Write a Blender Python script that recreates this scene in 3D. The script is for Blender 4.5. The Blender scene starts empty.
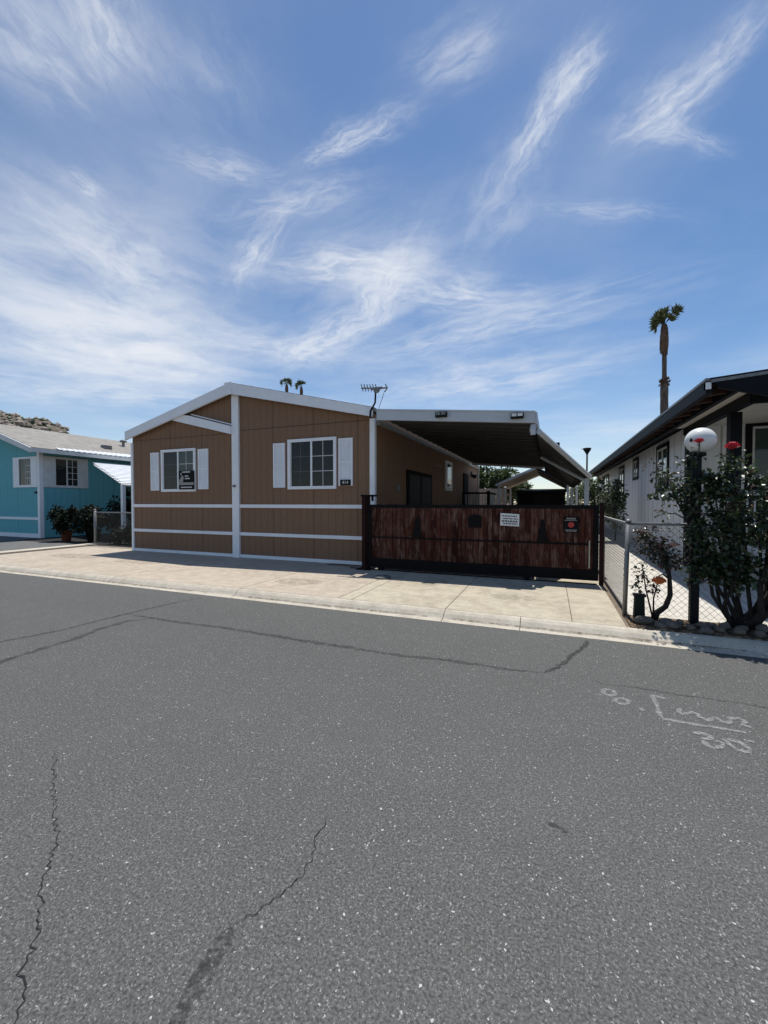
import bpy, bmesh, math, random
from mathutils import Vector, Matrix, noise as mnoise
R = math.radians
SC = bpy.context.scene
COL = SC.collection
rng = random.Random(7)

# ------------------------------------------------------------------ helpers
class MB:
    """collects verts and faces of one mesh"""
    def __init__(s): s.v = []; s.f = []
    def add(s, vs, fs):
        n = len(s.v); s.v += [tuple(v) for v in vs]; s.f += [tuple(i + n for i in f) for f in fs]; return s
    def box(s, x0, x1, y0, y1, z0, z1):
        return s.add([(x0,y0,z0),(x1,y0,z0),(x1,y1,z0),(x0,y1,z0),(x0,y0,z1),(x1,y0,z1),(x1,y1,z1),(x0,y1,z1)],
                     [(0,3,2,1),(4,5,6,7),(0,1,5,4),(1,2,6,5),(2,3,7,6),(3,0,4,7)])
    def prism(s, poly, d, axis='y'):
        """poly: 2D outline (x,z) extruded y0..y1 ; axis x: outline (y,z) extruded along x; axis z: (x,y)"""
        a, b = d; n = len(poly)
        def P(p, t):
            return (p[0], t, p[1]) if axis == 'y' else ((t, p[0], p[1]) if axis == 'x' else (p[0], p[1], t))
        vs = [P(p, a) for p in poly] + [P(p, b) for p in poly]
        fs = [tuple(range(n))[::-1], tuple(range(n, 2*n))] + [(i, (i+1) % n, n + (i+1) % n, n + i) for i in range(n)]
        return s.add(vs, fs)
    def hexa(s, bot, top):
        n = len(bot)
        return s.add(list(bot) + list(top), [tuple(range(n))[::-1], tuple(range(n, 2*n))] + [(i, (i+1) % n, n + (i+1) % n, n + i) for i in range(n)])
    def tube(s, pts, r, n=8, cap=True):
        pts = [Vector(p) for p in pts]; m = len(pts)
        rs = r if isinstance(r, (list, tuple)) else [r]*m
        vs = []; fs = []
        t0 = (pts[1]-pts[0]).normalized()
        up = Vector((0,0,1)) if abs(t0.z) < .9 else Vector((1,0,0))
        u = t0.cross(up).normalized()
        for i in range(m):
            t = (pts[min(i+1,m-1)] - pts[max(i-1,0)]).normalized()
            u = (u - t*u.dot(t)).normalized(); w = t.cross(u)
            for k in range(n):
                a = 2*math.pi*k/n
                vs.append(pts[i] + (u*math.cos(a) + w*math.sin(a))*rs[i])
        for i in range(m-1):
            for k in range(n):
                fs.append((i*n+k, i*n+(k+1) % n, (i+1)*n+(k+1) % n, (i+1)*n+k))
        if cap: fs += [tuple(range(n))[::-1], tuple(range((m-1)*n, m*n))]
        return s.add(vs, fs)
    def lathe(s, prof, c=(0,0,0), n=24):
        vs = []; fs = []; m = len(prof)
        for r, z in prof:
            for k in range(n):
                a = 2*math.pi*k/n; vs.append((c[0]+r*math.cos(a), c[1]+r*math.sin(a), c[2]+z))
        for i in range(m-1):
            for k in range(n): fs.append((i*n+k, i*n+(k+1) % n, (i+1)*n+(k+1) % n, (i+1)*n+k))
        fs += [tuple(range(n))[::-1], tuple(range((m-1)*n, m*n))]
        return s.add(vs, fs)
    def blob(s, c, rad, seed=0, amp=.25, sub=2, freq=1.6):
        bm = bmesh.new(); bmesh.ops.create_icosphere(bm, subdivisions=sub, radius=1)
        vs = []
        for v in bm.verts:
            k = 1 + amp*mnoise.noise(v.co*freq + Vector((seed*3.7, seed*1.3, seed)))*2
            vs.append((c[0]+v.co.x*rad[0]*k, c[1]+v.co.y*rad[1]*k, c[2]+v.co.z*rad[2]*k))
        fs = [tuple(v.index for v in f.verts) for f in bm.faces]; bm.free()
        return s.add(vs, fs)
    def leaf(s, p, d, up, L, W, fold=.25):
        d = d.normalized(); side = d.cross(up)
        if side.length < 1e-3: side = d.cross(Vector((1,.3,.2)))
        side.normalize(); nrm = side.cross(d)
        a = p; m = p + d*L*.5; e = p + d*L - nrm*L*.12
        l = m + side*W*.5 + nrm*W*fold; r = m - side*W*.5 + nrm*W*fold
        return s.add([a, l, e, r, m], [(0,4,1),(4,2,1),(0,3,4),(4,3,2)])
    def build(s, name, mat, parent=None, smooth=False, bevel=0):
        me = bpy.data.meshes.new(name)
        off = Vector((0,0,0)); q = parent
        while q is not None: off += q.location; q = q.parent
        me.from_pydata([tuple(Vector(v) - off) for v in s.v], [], s.f); me.update()
        bm = bmesh.new(); bm.from_mesh(me); bmesh.ops.recalc_face_normals(bm, faces=bm.faces); bm.to_mesh(me); bm.free()
        if smooth:
            for p in me.polygons: p.use_smooth = True
        me.materials.append(mat)
        o = bpy.data.objects.new(name, me); COL.objects.link(o)
        if parent is not None: o.parent = parent
        if bevel:
            b = o.modifiers.new('bevel', 'BEVEL'); b.width = bevel; b.segments = 2; b.limit_method = 'ANGLE'
        return o

def tag(o, label, cat, group=None, kind=None):
    o['label'] = label; o['category'] = cat
    if group: o['group'] = group
    if kind: o['kind'] = kind
    return o
def thing(name, loc, label, cat, group=None):
    o = bpy.data.objects.new(name, None); COL.objects.link(o); o.location = loc; o.empty_display_size = .2
    return tag(o, label, cat, group)
def struct(o):
    o['kind'] = 'structure'; return o
def copy_tree(o, parent=None):
    c = o.copy(); COL.objects.link(c)
    if parent is not None: c.parent = parent
    for ch in list(o.children): copy_tree(ch, c)
    return c

# ------------------------------------------------------------------ materials
class NT:
    def __init__(s, name):
        s.m = bpy.data.materials.new(name); s.m.use_nodes = True
        s.t = s.m.node_tree; s.b = s.t.nodes['Principled BSDF']; s.c = None
    def n(s, typ, **kw):
        nd = s.t.nodes.new(typ)
        for k, v in kw.items():
            if k.startswith('i_'): nd.inputs[k[2:].replace('_', ' ')].default_value = v
            else: setattr(nd, k, v)
        return nd
    def l(s, a, b): s.t.links.new(a, b)
    def obj(s):
        if s.c is None: s.c = s.n('ShaderNodeTexCoord').outputs['Object']
        return s.c
    def scaled(s, sc, src=None):
        m = s.n('ShaderNodeVectorMath', operation='MULTIPLY'); s.l(src or s.obj(), m.inputs[0]); m.inputs[1].default_value = sc
        return m.outputs[0]
    def noise(s, scale, detail=4, rough=.55, src=None, dist=0):
        nd = s.n('ShaderNodeTexNoise'); nd.inputs['Scale'].default_value = scale; nd.inputs['Detail'].default_value = detail
        nd.inputs['Roughness'].default_value = rough; nd.inputs['Distortion'].default_value = dist
        s.l(src or s.obj(), nd.inputs['Vector']); return nd.outputs['Fac']
    def ramp(s, fac, stops, interp='LINEAR'):
        r = s.n('ShaderNodeValToRGB'); r.color_ramp.interpolation = interp
        e = r.color_ramp.elements
        while len(e) < len(stops): e.new(.5)
        for k, (p, c) in enumerate(stops):
            e[k].position = p; e[k].color = (c if isinstance(c, tuple) else (c,c,c)) + (1,)
        s.l(fac, r.inputs['Fac']); return r.outputs['Color']
    def mix(s, fac, a, b, mode='MIX'):
        m = s.n('ShaderNodeMix', data_type='RGBA', blend_type=mode)
        for sock, val in ((m.inputs[0], fac), (m.inputs[6], a), (m.inputs[7], b)):
            if hasattr(val, 'is_output'): s.l(val, sock)
            elif isinstance(val, tuple): sock.default_value = val + (1,) if len(val) == 3 else val
            else: sock.default_value = val
        return m.outputs[2]
    def math(s, op, a, b=0.0, c=None):
        m = s.n('ShaderNodeMath', operation=op)
        for i, v in enumerate((a, b, c)):
            if v is None: continue
            if hasattr(v, 'is_output'): s.l(v, m.inputs[i])
            else: m.inputs[i].default_value = v
        return m.outputs[0]
    def bump(s, h, strength=.3, dist=.01):
        b = s.n('ShaderNodeBump'); b.inputs['Strength'].default_value = strength; b.inputs['Distance'].default_value = dist
        s.l(h, b.inputs['Height']); s.l(b.outputs[0], s.b.inputs['Normal'])
    def col(s, c):
        if hasattr(c, 'is_output'): s.l(c, s.b.inputs['Base Color'])
        else: s.b.inputs['Base Color'].default_value = c + (1,)
    def done(s, rough=.6, metal=0, spec=None):
        s.b.inputs['Roughness'].default_value = rough; s.b.inputs['Metallic'].default_value = metal
        if spec is not None: s.b.inputs['Specular IOR Level'].default_value = spec
        return s.m

def mat_paint(name, c, rough=.55, var=.12, scale=3, bump=0, metal=0, spec=None):
    m = NT(name)
    f = m.noise(scale, 6, .65)
    lo = tuple(x*(1-var) for x in c); hi = tuple(min(1, x*(1+var)) for x in c)
    m.col(m.ramp(f, [(.3, lo), (.7, hi)]))
    if bump: m.bump(m.noise(scale*18, 3), bump, .004)
    return m.done(rough, metal, spec if spec is not None else (.12 if max(c) < .04 else .4))

def mat_siding(name, c, axis, pitch=.2, lo=.45):
    """painted ply siding, narrow vertical grooves"""
    m = NT(name)
    sx = m.n('ShaderNodeSeparateXYZ'); m.l(m.obj(), sx.inputs[0])
    sm = m.math('ADD', sx.outputs['X'], sx.outputs['Y']) if axis == 'xy' else sx.outputs[axis]
    fr = m.math('FRACT', m.math('MULTIPLY', sm, 1/pitch))
    fr6 = m.math('FRACT', m.math('MULTIPLY', m.math('ADD', sm, .03), 1/(pitch*6)))
    g = m.math('MAXIMUM', m.math('LESS_THAN', fr, .065), m.math('LESS_THAN', fr6, .020))
    wood = m.noise(6, 6, .65, m.scaled((8, 8, .5)))
    blot = m.noise(.9, 5, .6)
    base = m.ramp(wood, [(.3, tuple(x*.86 for x in c)), (.7, tuple(x*1.1 for x in c))])
    base = m.mix(m.math('MULTIPLY', blot, .35), base, tuple(x*.8 for x in c))
    m.col(m.mix(g, base, tuple(x*lo for x in c)))
    h = m.math('SUBTRACT', m.math('MULTIPLY', wood, .15), g)
    m.bump(h, .6, .008)
    return m.done(.75, 0, .15)

M = {}
M['white'] = mat_paint('white_trim_paint', (.80,.82,.84), .5, .06, 2.5)
M['white_dirty'] = mat_paint('weathered_white_paint', (.62,.63,.62), .55, .14, 3)
M['brown'] = mat_siding('brown_siding_paint', (.242,.147,.092), 'xy', .203, .68)
M['brown_side'] = mat_siding('brown_siding_side_paint', (.15,.092,.062), 'Y', .203)
M['grille_dim'] = mat_paint('dim_inner_grille', (.10,.115,.12), .6)
M['seam'] = mat_paint('dark_seam', (.06,.04,.03), .8)
M['teal'] = mat_siding('teal_siding_paint', (.155,.45,.49), 'xy', .26, .72)
M['white_siding'] = mat_siding('white_board_siding', (.80,.82,.84), 'xy', .61, .5)
M['navy'] = mat_paint('near_black_trim_paint', (.007,.008,.011), .6, .2, 3)
M['rafter'] = mat_paint('stained_rafter_wood', (.05,.022,.014), .75, .35, 8)
M['soffit'] = mat_paint('cream_soffit_paint', (.60,.57,.50), .7, .06, 2)
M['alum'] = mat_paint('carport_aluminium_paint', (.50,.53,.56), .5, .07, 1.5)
M['alum_shade'] = mat_paint('shade_darkened_underside', (.075,.075,.072), .75, .12, 2, 0, 0, .15)  # aluminium darkened in colour for the shade under the roof
M['beige_trim'] = mat_paint('beige_trim_paint', (.26,.235,.195), .6, .1, 3)
M['black_steel'] = mat_paint('black_steel_paint', (.005,.0045,.005), .6, .3, 9)
M['rust_steel'] = mat_paint('red_brown_steel_paint', (.022,.007,.0065), .6, .4, 9)
M['galv'] = mat_paint('galvanised_steel', (.20,.205,.205), .5, .25, 14, 0, .5)
M['wire'] = mat_paint('weathered_chain_link_wire', (.10,.10,.095), .5, .3, 14, 0, .4)
M['black'] = mat_paint('matte_black', (.014,.014,.015), .55, .3, 8)
M['signblack'] = mat_paint('black_sign_face', (.006,.006,.007), .55, .1, 8)
M['signgrey'] = mat_paint('grey_print', (.30,.29,.27), .6, .1, 20)
M['signwhite'] = mat_paint('white_sign_face', (.72,.72,.70), .5, .06, 8)
M['signred'] = mat_paint('red_print', (.42,.035,.03), .5, .1, 8)
M['print'] = mat_paint('dark_print', (.07,.07,.08), .6, .1, 8)
M['terracotta'] = mat_paint('terracotta', (.22,.07,.04), .8, .2, 8)
M['tan_roof'] = mat_paint('tan_awning_metal', (.40,.36,.28), .6, .1, 2)
M['darkwood'] = mat_paint('dark_shed_boards', (.012,.010,.009), .85, .3, 4)
M['block'] = mat_paint('pale_block', (.52,.46,.38), .85, .12, 3, .3)
M['mortar'] = mat_paint('soil_dark', (.1,.08,.06), .9)
M['green_box'] = mat_paint('dark_green_plastic', (.012,.017,.014), .5, .2, 8)

def mat_globe():
    m = NT('opal_lamp_glass'); f = m.noise(5, 6, .6)
    m.col(m.ramp(f, [(.3, (.72,.70,.66)), (.7, (.82,.81,.78))])); return m.done(.25)
M['globe'] = mat_globe()

def mat_glass(name, c, rough=.04):
    m = NT(name); f = m.noise(1.3, 3, .5)
    m.col(m.ramp(f, [(.3, tuple(x*.7 for x in c)), (.7, tuple(x*1.2 for x in c))]))
    m.bump(m.noise(1.7, 1), .03, .05)
    return m.done(rough, 0, .30)
M['glass'] = mat_glass('dark_window_glass', (.008,.010,.011))
M['glass_blind'] = None
def mat_glass_blind():
    m = NT('window_glass_over_blinds')
    sx = m.n('ShaderNodeSeparateXYZ'); m.l(m.obj(), sx.inputs[0])
    fr = m.math('FRACT', m.math('MULTIPLY', sx.outputs['Z'], 28))
    g = m.math('LESS_THAN', fr, .3)
    m.col(m.mix(g, (.055,.078,.07), (.03,.043,.039)))
    return m.done(.05, 0, .35)
M['glass_blind'] = mat_glass_blind()

def mat_planks():
    m = NT('weathered_red_stained_planks')
    rnd = m.n('ShaderNodeNewGeometry').outputs['Random Per Island']
    off = m.n('ShaderNodeCombineXYZ'); m.l(m.math('MULTIPLY', rnd, 37.0), off.inputs[1])
    p = m.n('ShaderNodeVectorMath', operation='ADD'); m.l(m.obj(), p.inputs[0]); m.l(off.outputs[0], p.inputs[1])
    grain = m.noise(9, 7, .7, m.scaled((5, 1, .55), p.outputs[0]), .6)
    wear = m.noise(3.2, 6, .7, m.scaled((2.2, 1, .8), p.outputs[0]), .3)
    basec = m.ramp(rnd, [(0, (.030,.008,.006)), (.35, (.085,.028,.018)), (.6, (.042,.012,.008)), (.85, (.13,.055,.038)), (1, (.06,.018,.012))])
    worn = m.mix(m.ramp(wear, [(.48, 0.0), (.68, .9)]), basec, (.20,.125,.095))
    m.col(m.mix(m.ramp(grain, [(.40, .75), (.54, 0.0)]), worn, (.018,.007,.006)))
    m.bump(grain, .5, .006)
    return m.done(.85, 0, .1)
M['planks'] = mat_planks()

def mat_asphalt():
    m = NT('aged_asphalt')
    big = m.noise(.35, 5, .6); mid = m.noise(3.0, 5, .65); fine = m.noise(90, 3, .6)
    base = m.ramp(big, [(.35, (.066,.067,.063)), (.65, (.082,.083,.079))])
    lane = m.noise(1.0, 4, .6, m.scaled((.10, .75, 1)))
    base = m.mix(.45, base, m.ramp(lane, [(.38, (.054,.055,.052)), (.62, (.096,.097,.093))]))
    base = m.mix(.4, base, m.ramp(mid, [(.35, (.060,.061,.057)), (.65, (.090,.091,.087))]))
    base = m.mix(.6, base, m.ramp(fine, [(.34, (.018,.0185,.018)), (.66, (.152,.154,.148))]))
    # pale aggregate showing through, with sun glints on it painted in as well
    dn = m.n('ShaderNodeTexNoise'); dn.inputs['Scale'].default_value = 70; dn.inputs['Detail'].default_value = 2; m.l(m.obj(), dn.inputs['Vector'])
    dv = m.n('ShaderNodeVectorMath', operation='MULTIPLY_ADD'); m.l(dn.outputs['Color'], dv.inputs[0]); dv.inputs[1].default_value = (.022,.022,0); m.l(m.obj(), dv.inputs[2])
    prev = base; h = m.math('MULTIPLY', fine, .5)
    for sc, thr, rad, c in ((105, .68, .36, (.27,.27,.26)), (64, .89, .28, (.52,.51,.49)), (160, .52, .42, (.21,.213,.208))):
        v = m.n('ShaderNodeTexVoronoi', feature='F1'); v.inputs['Scale'].default_value = sc
        m.l(dv.outputs[0], v.inputs['Vector'])
        sp = m.n('ShaderNodeSeparateColor'); m.l(v.outputs['Color'], sp.inputs[0])
        on = m.math('GREATER_THAN', sp.outputs[0], thr)
        r = m.math('MULTIPLY_ADD', sp.outputs[1], rad*.8, rad*.35)
        ins = m.math('LESS_THAN', v.outputs['Distance'], r)
        f = m.math('MULTIPLY', on, ins)
        f2 = m.math('MULTIPLY', f, m.math('MULTIPLY_ADD', sp.outputs[2], .6, .4))
        prev = m.mix(f2, prev, c)
        h = m.math('ADD', h, m.math('MULTIPLY', f, .35))
    m.col(prev); m.bump(h, .7, .005)
    return m.done(.78, 0, .28)
M['asphalt'] = mat_asphalt()
M['asphalt_dull'] = mat_paint('old_grey_lot_asphalt', (.12,.12,.118), .85, .2, 3, .4)
def mat_crack(name, c):
    m = NT(name); m.col(m.ramp(m.noise(40, 4), [(.35, tuple(x*.6 for x in c)), (.65, tuple(x*1.3 for x in c))])); return m.done(.85)
M['crack'] = mat_crack('dark_crack', (.010,.010,.010))
def mat_worn(name, c, lo, hi, scale, amount=1.0):
    """marks worn into the asphalt: breaks up through transparency noise"""
    m = NT(name); m.col(m.ramp(m.noise(45, 4), [(.35, tuple(x*.75 for x in c)), (.65, tuple(x*1.2 for x in c))]))
    a = m.ramp(m.noise(scale, 6, .7), [(lo, 0.0), (hi, amount)])
    m.l(a, m.b.inputs['Alpha']); return m.done(.85)
M['seal'] = mat_worn('worn_tar_seal', (.030,.031,.031), .25, .65, 16, .55)
M['smear'] = mat_worn('dark_tar_smear', (.024,.025,.025), .42, .62, 34, .6)
M['dirt'] = mat_worn('gutter_silt', (.15,.11,.07), .38, .62, 14, .8)
M['chalk'] = mat_worn('worn_white_marking_paint', (.44,.44,.43), .36, .66, 42, .62)

def mat_concrete(name, c, stain, seed):
    m = NT(name)
    mp = m.n('ShaderNodeVectorMath', operation='ADD'); m.l(m.obj(), mp.inputs[0]); mp.inputs[1].default_value = (seed*7.3, seed*3.1, 0)
    p = mp.outputs[0]
    a = m.noise(.8, 7, .65, p, .4); b = m.noise(5, 6, .7, p); f = m.noise(120, 2, .5, p); g = m.noise(22, 5, .7, p)
    base = m.ramp(a, [(.40, stain), (.56, c)])
    base = m.mix(.5, base, m.ramp(b, [(.38, tuple(x*.55 for x in stain)), (.60, tuple(min(.9, x*1.08) for x in c))]))
    base = m.mix(.30, base, m.ramp(g, [(.35, tuple(x*.55 for x in c)), (.6, tuple(min(.9, x*1.12) for x in c))]))
    base = m.mix(.25, base, m.ramp(f, [(.3, tuple(x*.5 for x in c)), (.7, tuple(min(.9, x*1.15) for x in c))]))
    m.col(base); m.bump(m.math('ADD', m.math('MULTIPLY', b, .4), m.math('MULTIPLY', f, .5)), .35, .006)
    return m.done(.85)
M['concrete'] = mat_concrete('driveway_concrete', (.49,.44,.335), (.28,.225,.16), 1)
M['concrete_pink'] = mat_concrete('older_pinkish_concrete', (.49,.42,.335), (.31,.255,.195), 2)
M['kerb'] = mat_concrete('kerb_concrete', (.54,.49,.40), (.40,.35,.27), 3)
M['path'] = mat_concrete('pale_path_concrete', (.62,.59,.53), (.50,.47,.41), 4)
M['floor_shade'] = mat_concrete('shade_darkened_concrete', (.065,.06,.055), (.03,.028,.026), 5)  # concrete darkened in colour to carry the carport's shade
def mat_ground():
    m = NT('dry_earth'); a = m.noise(.5, 8, .65); b = m.noise(30, 5, .7)
    c = m.mix(.5, m.ramp(a, [(.35, (.12,.09,.06)), (.65, (.24,.19,.14))]), m.ramp(b, [(.35, (.07,.05,.035)), (.65, (.28,.22,.16))]))
    m.col(c); m.bump(b, .7, .02); return m.done(.95)
M['ground'] = mat_ground()
def mat_litter():
    m = NT('leaf_litter_soil'); v = m.n('ShaderNodeTexVoronoi'); v.inputs['Scale'].default_value = 28; m.l(m.obj(), v.inputs['Vector'])
    sp = m.n('ShaderNodeSeparateColor'); m.l(v.outputs['Color'], sp.inputs[0])
    c = m.ramp(sp.outputs[0], [(0, (.035,.022,.014)), (.5, (.09,.06,.035)), (.8, (.20,.13,.07)), (1, (.30,.22,.13))])
    m.col(c); m.bump(sp.outputs[1], .8, .02); return m.done(.9)
M['litter'] = mat_litter()
def mat_stone():
    m = NT('border_stone'); r = m.n('ShaderNodeNewGeometry').outputs['Random Per Island']
    o = m.n('ShaderNodeObjectInfo').outputs['Random']
    a = m.noise(9, 6, .65)
    c = m.ramp(a, [(.3, (.07,.058,.046)), (.7, (.19,.165,.135))])
    m.col(m.mix(m.math('MULTIPLY', o, .5), c, (.16,.12,.09))); m.bump(m.noise(30, 5), .6, .02); return m.done(.9)
M['stone'] = mat_stone()
def mat_shingle():
    m = NT('grey_tan_shingles')
    br = m.n('ShaderNodeTexBrick'); br.inputs['Scale'].default_value = 1
    br.inputs['Brick Width'].default_value = .33; br.inputs['Row Height'].default_value = .15; br.inputs['Mortar Size'].default_value = .008
    br.inputs['Color1'].default_value = (.235,.222,.20,1); br.inputs['Color2'].default_value = (.31,.295,.265,1); br.inputs['Mortar'].default_value = (.12,.11,.09,1)
    sx = m.n('ShaderNodeSeparateXYZ'); m.l(m.obj(), sx.inputs[0]); cb = m.n('ShaderNodeCombineXYZ')
    m.l(sx.outputs['Y'], cb.inputs[0]); m.l(sx.outputs['X'], cb.inputs[1]); m.l(cb.outputs[0], br.inputs['Vector'])
    m.col(m.mix(.4, br.outputs['Color'], m.ramp(m.noise(3, 6, .7), [(.35, (.16,.152,.138)), (.65, (.35,.335,.305))])))
    m.bump(m.noise(40, 4), .5, .01); return m.done(.9)
M['shingle'] = mat_shingle()
M['patio'] = mat_paint('shade_darkened_patio', (.03,.03,.03), .9, .25, 3, .4)  # patio ground coloured dark to stand for the shade lying there
def mat_leaf(name, stops, rough=.42, trans=.0, spec=.5):
    m = NT(name); r = m.n('ShaderNodeNewGeometry').outputs['Random Per Island']
    m.col(m.ramp(r, stops)); m.done(rough, 0, spec)
    if trans:
        tr = m.n('ShaderNodeBsdfTranslucent'); m.l(m.ramp(r, [(p, tuple(min(1, x*1.6) for x in c)) for p, c in stops]), tr.inputs['Color'])
        mx = m.n('ShaderNodeMixShader'); mx.inputs[0].default_value = trans
        out = m.t.nodes['Material Output']; m.l(m.b.outputs[0], mx.inputs[1]); m.l(tr.outputs[0], mx.inputs[2]); m.l(mx.outputs[0], out.inputs['Surface'])
    return m.m
M['rose_leaf'] = mat_leaf('rose_leaves', [(0, (.014,.025,.010)), (.5, (.030,.052,.020)), (.8, (.052,.080,.032)), (.95, (.09,.115,.055)), (1, (.12,.055,.045))], .30, .26, .7)
M['shade_leaf'] = mat_leaf('dark_matte_leaves', [(0, (.006,.010,.006)), (.7, (.013,.02,.010)), (1, (.03,.04,.02))], .7, 0, .2)
M['rose_leaf_red'] = mat_leaf('young_rose_leaves', [(0, (.010,.016,.008)), (.6, (.028,.034,.016)), (.85, (.07,.035,.028)), (1, (.15,.07,.06))], .35, .12, .6)
M['pale_leaf'] = mat_leaf('pale_shrub_leaves', [(0, (.025,.038,.018)), (.5, (.06,.08,.04)), (.85, (.12,.13,.07)), (1, (.2,.19,.12))], .5, .2)
M['tree_leaf'] = mat_leaf('hedge_leaves', [(0, (.02,.035,.012)), (.6, (.045,.075,.022)), (1, (.09,.12,.04))], .5, .2)
M['lime_leaf'] = mat_leaf('yellow_green_leaves', [(0, (.05,.08,.018)), (.6, (.10,.14,.03)), (1, (.17,.19,.06))], .5, .3)
M['palm_leaf'] = mat_leaf('palm_fronds', [(0, (.030,.048,.018)), (.6, (.065,.085,.03)), (.9, (.11,.12,.05)), (1, (.15,.12,.05))], .45, .25)
M['petal_red'] = mat_leaf('red_petals', [(0, (.30,.010,.018)), (1, (.48,.02,.04))], .5, .15)
M['petal_orange'] = mat_leaf('orange_petals', [(0, (.55,.10,.02)), (1, (.75,.22,.06))], .5, .2)
M['petal_pink'] = mat_leaf('faded_pink_petals', [(0, (.45,.22,.18)), (1, (.6,.4,.33))], .5, .2)
def mat_bark(name, a, b, scale=14):
    m = NT(name); f = m.noise(scale, 7, .7, m.scaled((1.5, 1.5, .5)))
    m.col(m.ramp(f, [(.35, a), (.65, b)])); m.bump(f, .8, .02); return m.done(.9)
M['bark'] = mat_bark('rose_bark', (.010,.008,.007), (.035,.027,.021))
M['palm_bark'] = mat_bark('palm_bark', (.05,.04,.032), (.16,.125,.10), 3)
M['palm_skirt'] = mat_bark('dead_palm_boots', (.06,.035,.02), (.20,.12,.075), 4)
def mat_hill():
    m = NT('dry_rocky_hillside')
    a = m.noise(.05, 8, .7); b = m.noise(.3, 7, .7)
    g = m.n('ShaderNodeNewGeometry'); 
    c = m.mix(.5, m.ramp(a, [(.35, (.075,.06,.045)), (.65, (.17,.14,.11))]), m.ramp(b, [(.35, (.04,.035,.025)), (.65, (.21,.175,.145))]))
    m.col(c); m.bump(b, 1, 1.5); return m.done(.95)
M['hill'] = mat_hill()
M['boulder'] = mat_bark('granite_boulders', (.13,.105,.085), (.38,.33,.29), .35)

# ------------------------------------------------------------------ ground, road, kerb, paving
struct(MB().add([(-900,-900,-.125),(900,-900,-.125),(900,900,-.125),(-900,900,-.125)], [(0,1,2,3)]).build('ground', M['ground']))
struct(MB().box(-80, 80, 5.62, 70, -.12, -.010).build('yard_terrain', M['ground']))
road = struct(MB().add([(-120,-7.5,-.10),(120,-7.5,-.10),(120,5.34,-.10),(-120,5.34,-.10)], [(0,1,2,3)]).build('road', M['asphalt']))

def ribbon(pts, w, z, jag=0, seed=1, step=.03, taper=True):
    r = random.Random(seed); P = []
    for i in range(len(pts)-1):
        a = Vector(pts[i]); b = Vector(pts[i+1]); n = max(1, int((b-a).length/step))
        for k in range(n): P.append(a.lerp(b, k/n))
    P.append(Vector(pts[-1])); mb = MB(); vs = []
    N = len(P)
    for i, p in enumerate(P):
        t = (P[min(i+1,N-1)] - P[max(i-1,0)]); t.normalize(); s = Vector((-t.y, t.x))
        q = p + s*r.uniform(-jag, jag)
        e = min(1, (i+.4)/(.12*N), (N-1-i+.4)/(.12*N)) if taper else 1
        ww = w*.5*r.uniform(.55, 1.35)*e
        vs += [(q.x+s.x*ww, q.y+s.y*ww, z), (q.x-s.x*ww, q.y-s.y*ww, z)]
    return mb.add(vs, [(2*i, 2*i+1, 2*i+3, 2*i+2) for i in range(N-1)])
crL = [(-2.952,1.619),(-2.655,1.443),(-2.569,1.385),(-2.412,1.321),(-2.282,1.241),(-2.162,1.196),(-2.08,1.112),(-2.002,1.059),(-1.944,1.005),(-1.843,.951),(-1.786,.91),(-1.695,.85),(-1.652,.788),(-1.571,.758),(-1.524,.709),(-1.493,.683),(-1.43,.60)]
crM = [(-1.041,1.809),(-1.019,1.72),(-1.019,1.652),(-.984,1.573),(-.969,1.453),(-1.012,1.348),(-1.039,1.268),(-1.077,1.209),(-1.093,1.172)]
seamA = [(-7.2,1.2),(-5.816,2.648),(-5.652,3.144),(-5.629,3.634),(-5.6,4.102),(-5.52,4.689),(-5.375,5.288)]
seamB = [(-5.6,1.6),(-5.078,2.308),(-5.129,2.747),(-5.143,3.078),(-5.25,3.395),(-5.25,3.767),(-5.046,3.952)]
seamC = [(-5.626,3.997),(-4.698,3.988),(-3.848,4.025),(-2.792,3.995),(-1.98,3.99),(-1.433,3.988),(-1.049,4.043),(-.617,4.047),(-.301,4.04),(-.049,4.095),(.056,4.2)]
crN = [(-.049,4.084),(.056,4.234),(.146,4.436),(.233,4.707),(.356,4.988),(.41,5.265)]
crR = [(.055,4.15),(.353,4.08),(.459,4.03),(.719,4.055),(1.057,4.043),(1.377,4.051),(1.8,4.03),(3,4.1),(6,4.05)]
Z1 = -.096
for k, (p, w, j, mt) in enumerate(((crL,.0042,.013,'crack'),(crM,.0036,.011,'crack'),(crR,.006,.014,'crack'),(crN,.008,.03,'crack'))):
    ribbon(p, w, Z1 + .0006*k, j, 11+k, .018).build('crack', M[mt], road)
for k, (p, w) in enumerate(((seamA,.06),(seamB,.085),(seamC,.07),(crN,.05))):
    ribbon(p, w, Z1 - .002 + .0003*k, .012, 31+k, .05).build('tar_seam', M['seal'], road)
ribbon([(-1.096,1.18),(-1.088,1.11),(-1.083,1.05),(-1.07,.969),(-1.046,.86),(-1.02,.7)], .07, Z1-.001, .006, 41, .03).build('tar_smear', M['smear'], road)
ribbon([(.0,2.165),(.036,2.155),(.09,2.142)], .035, Z1, .008, 42, .012).build('oil_spot', M['smear'], road)
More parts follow.
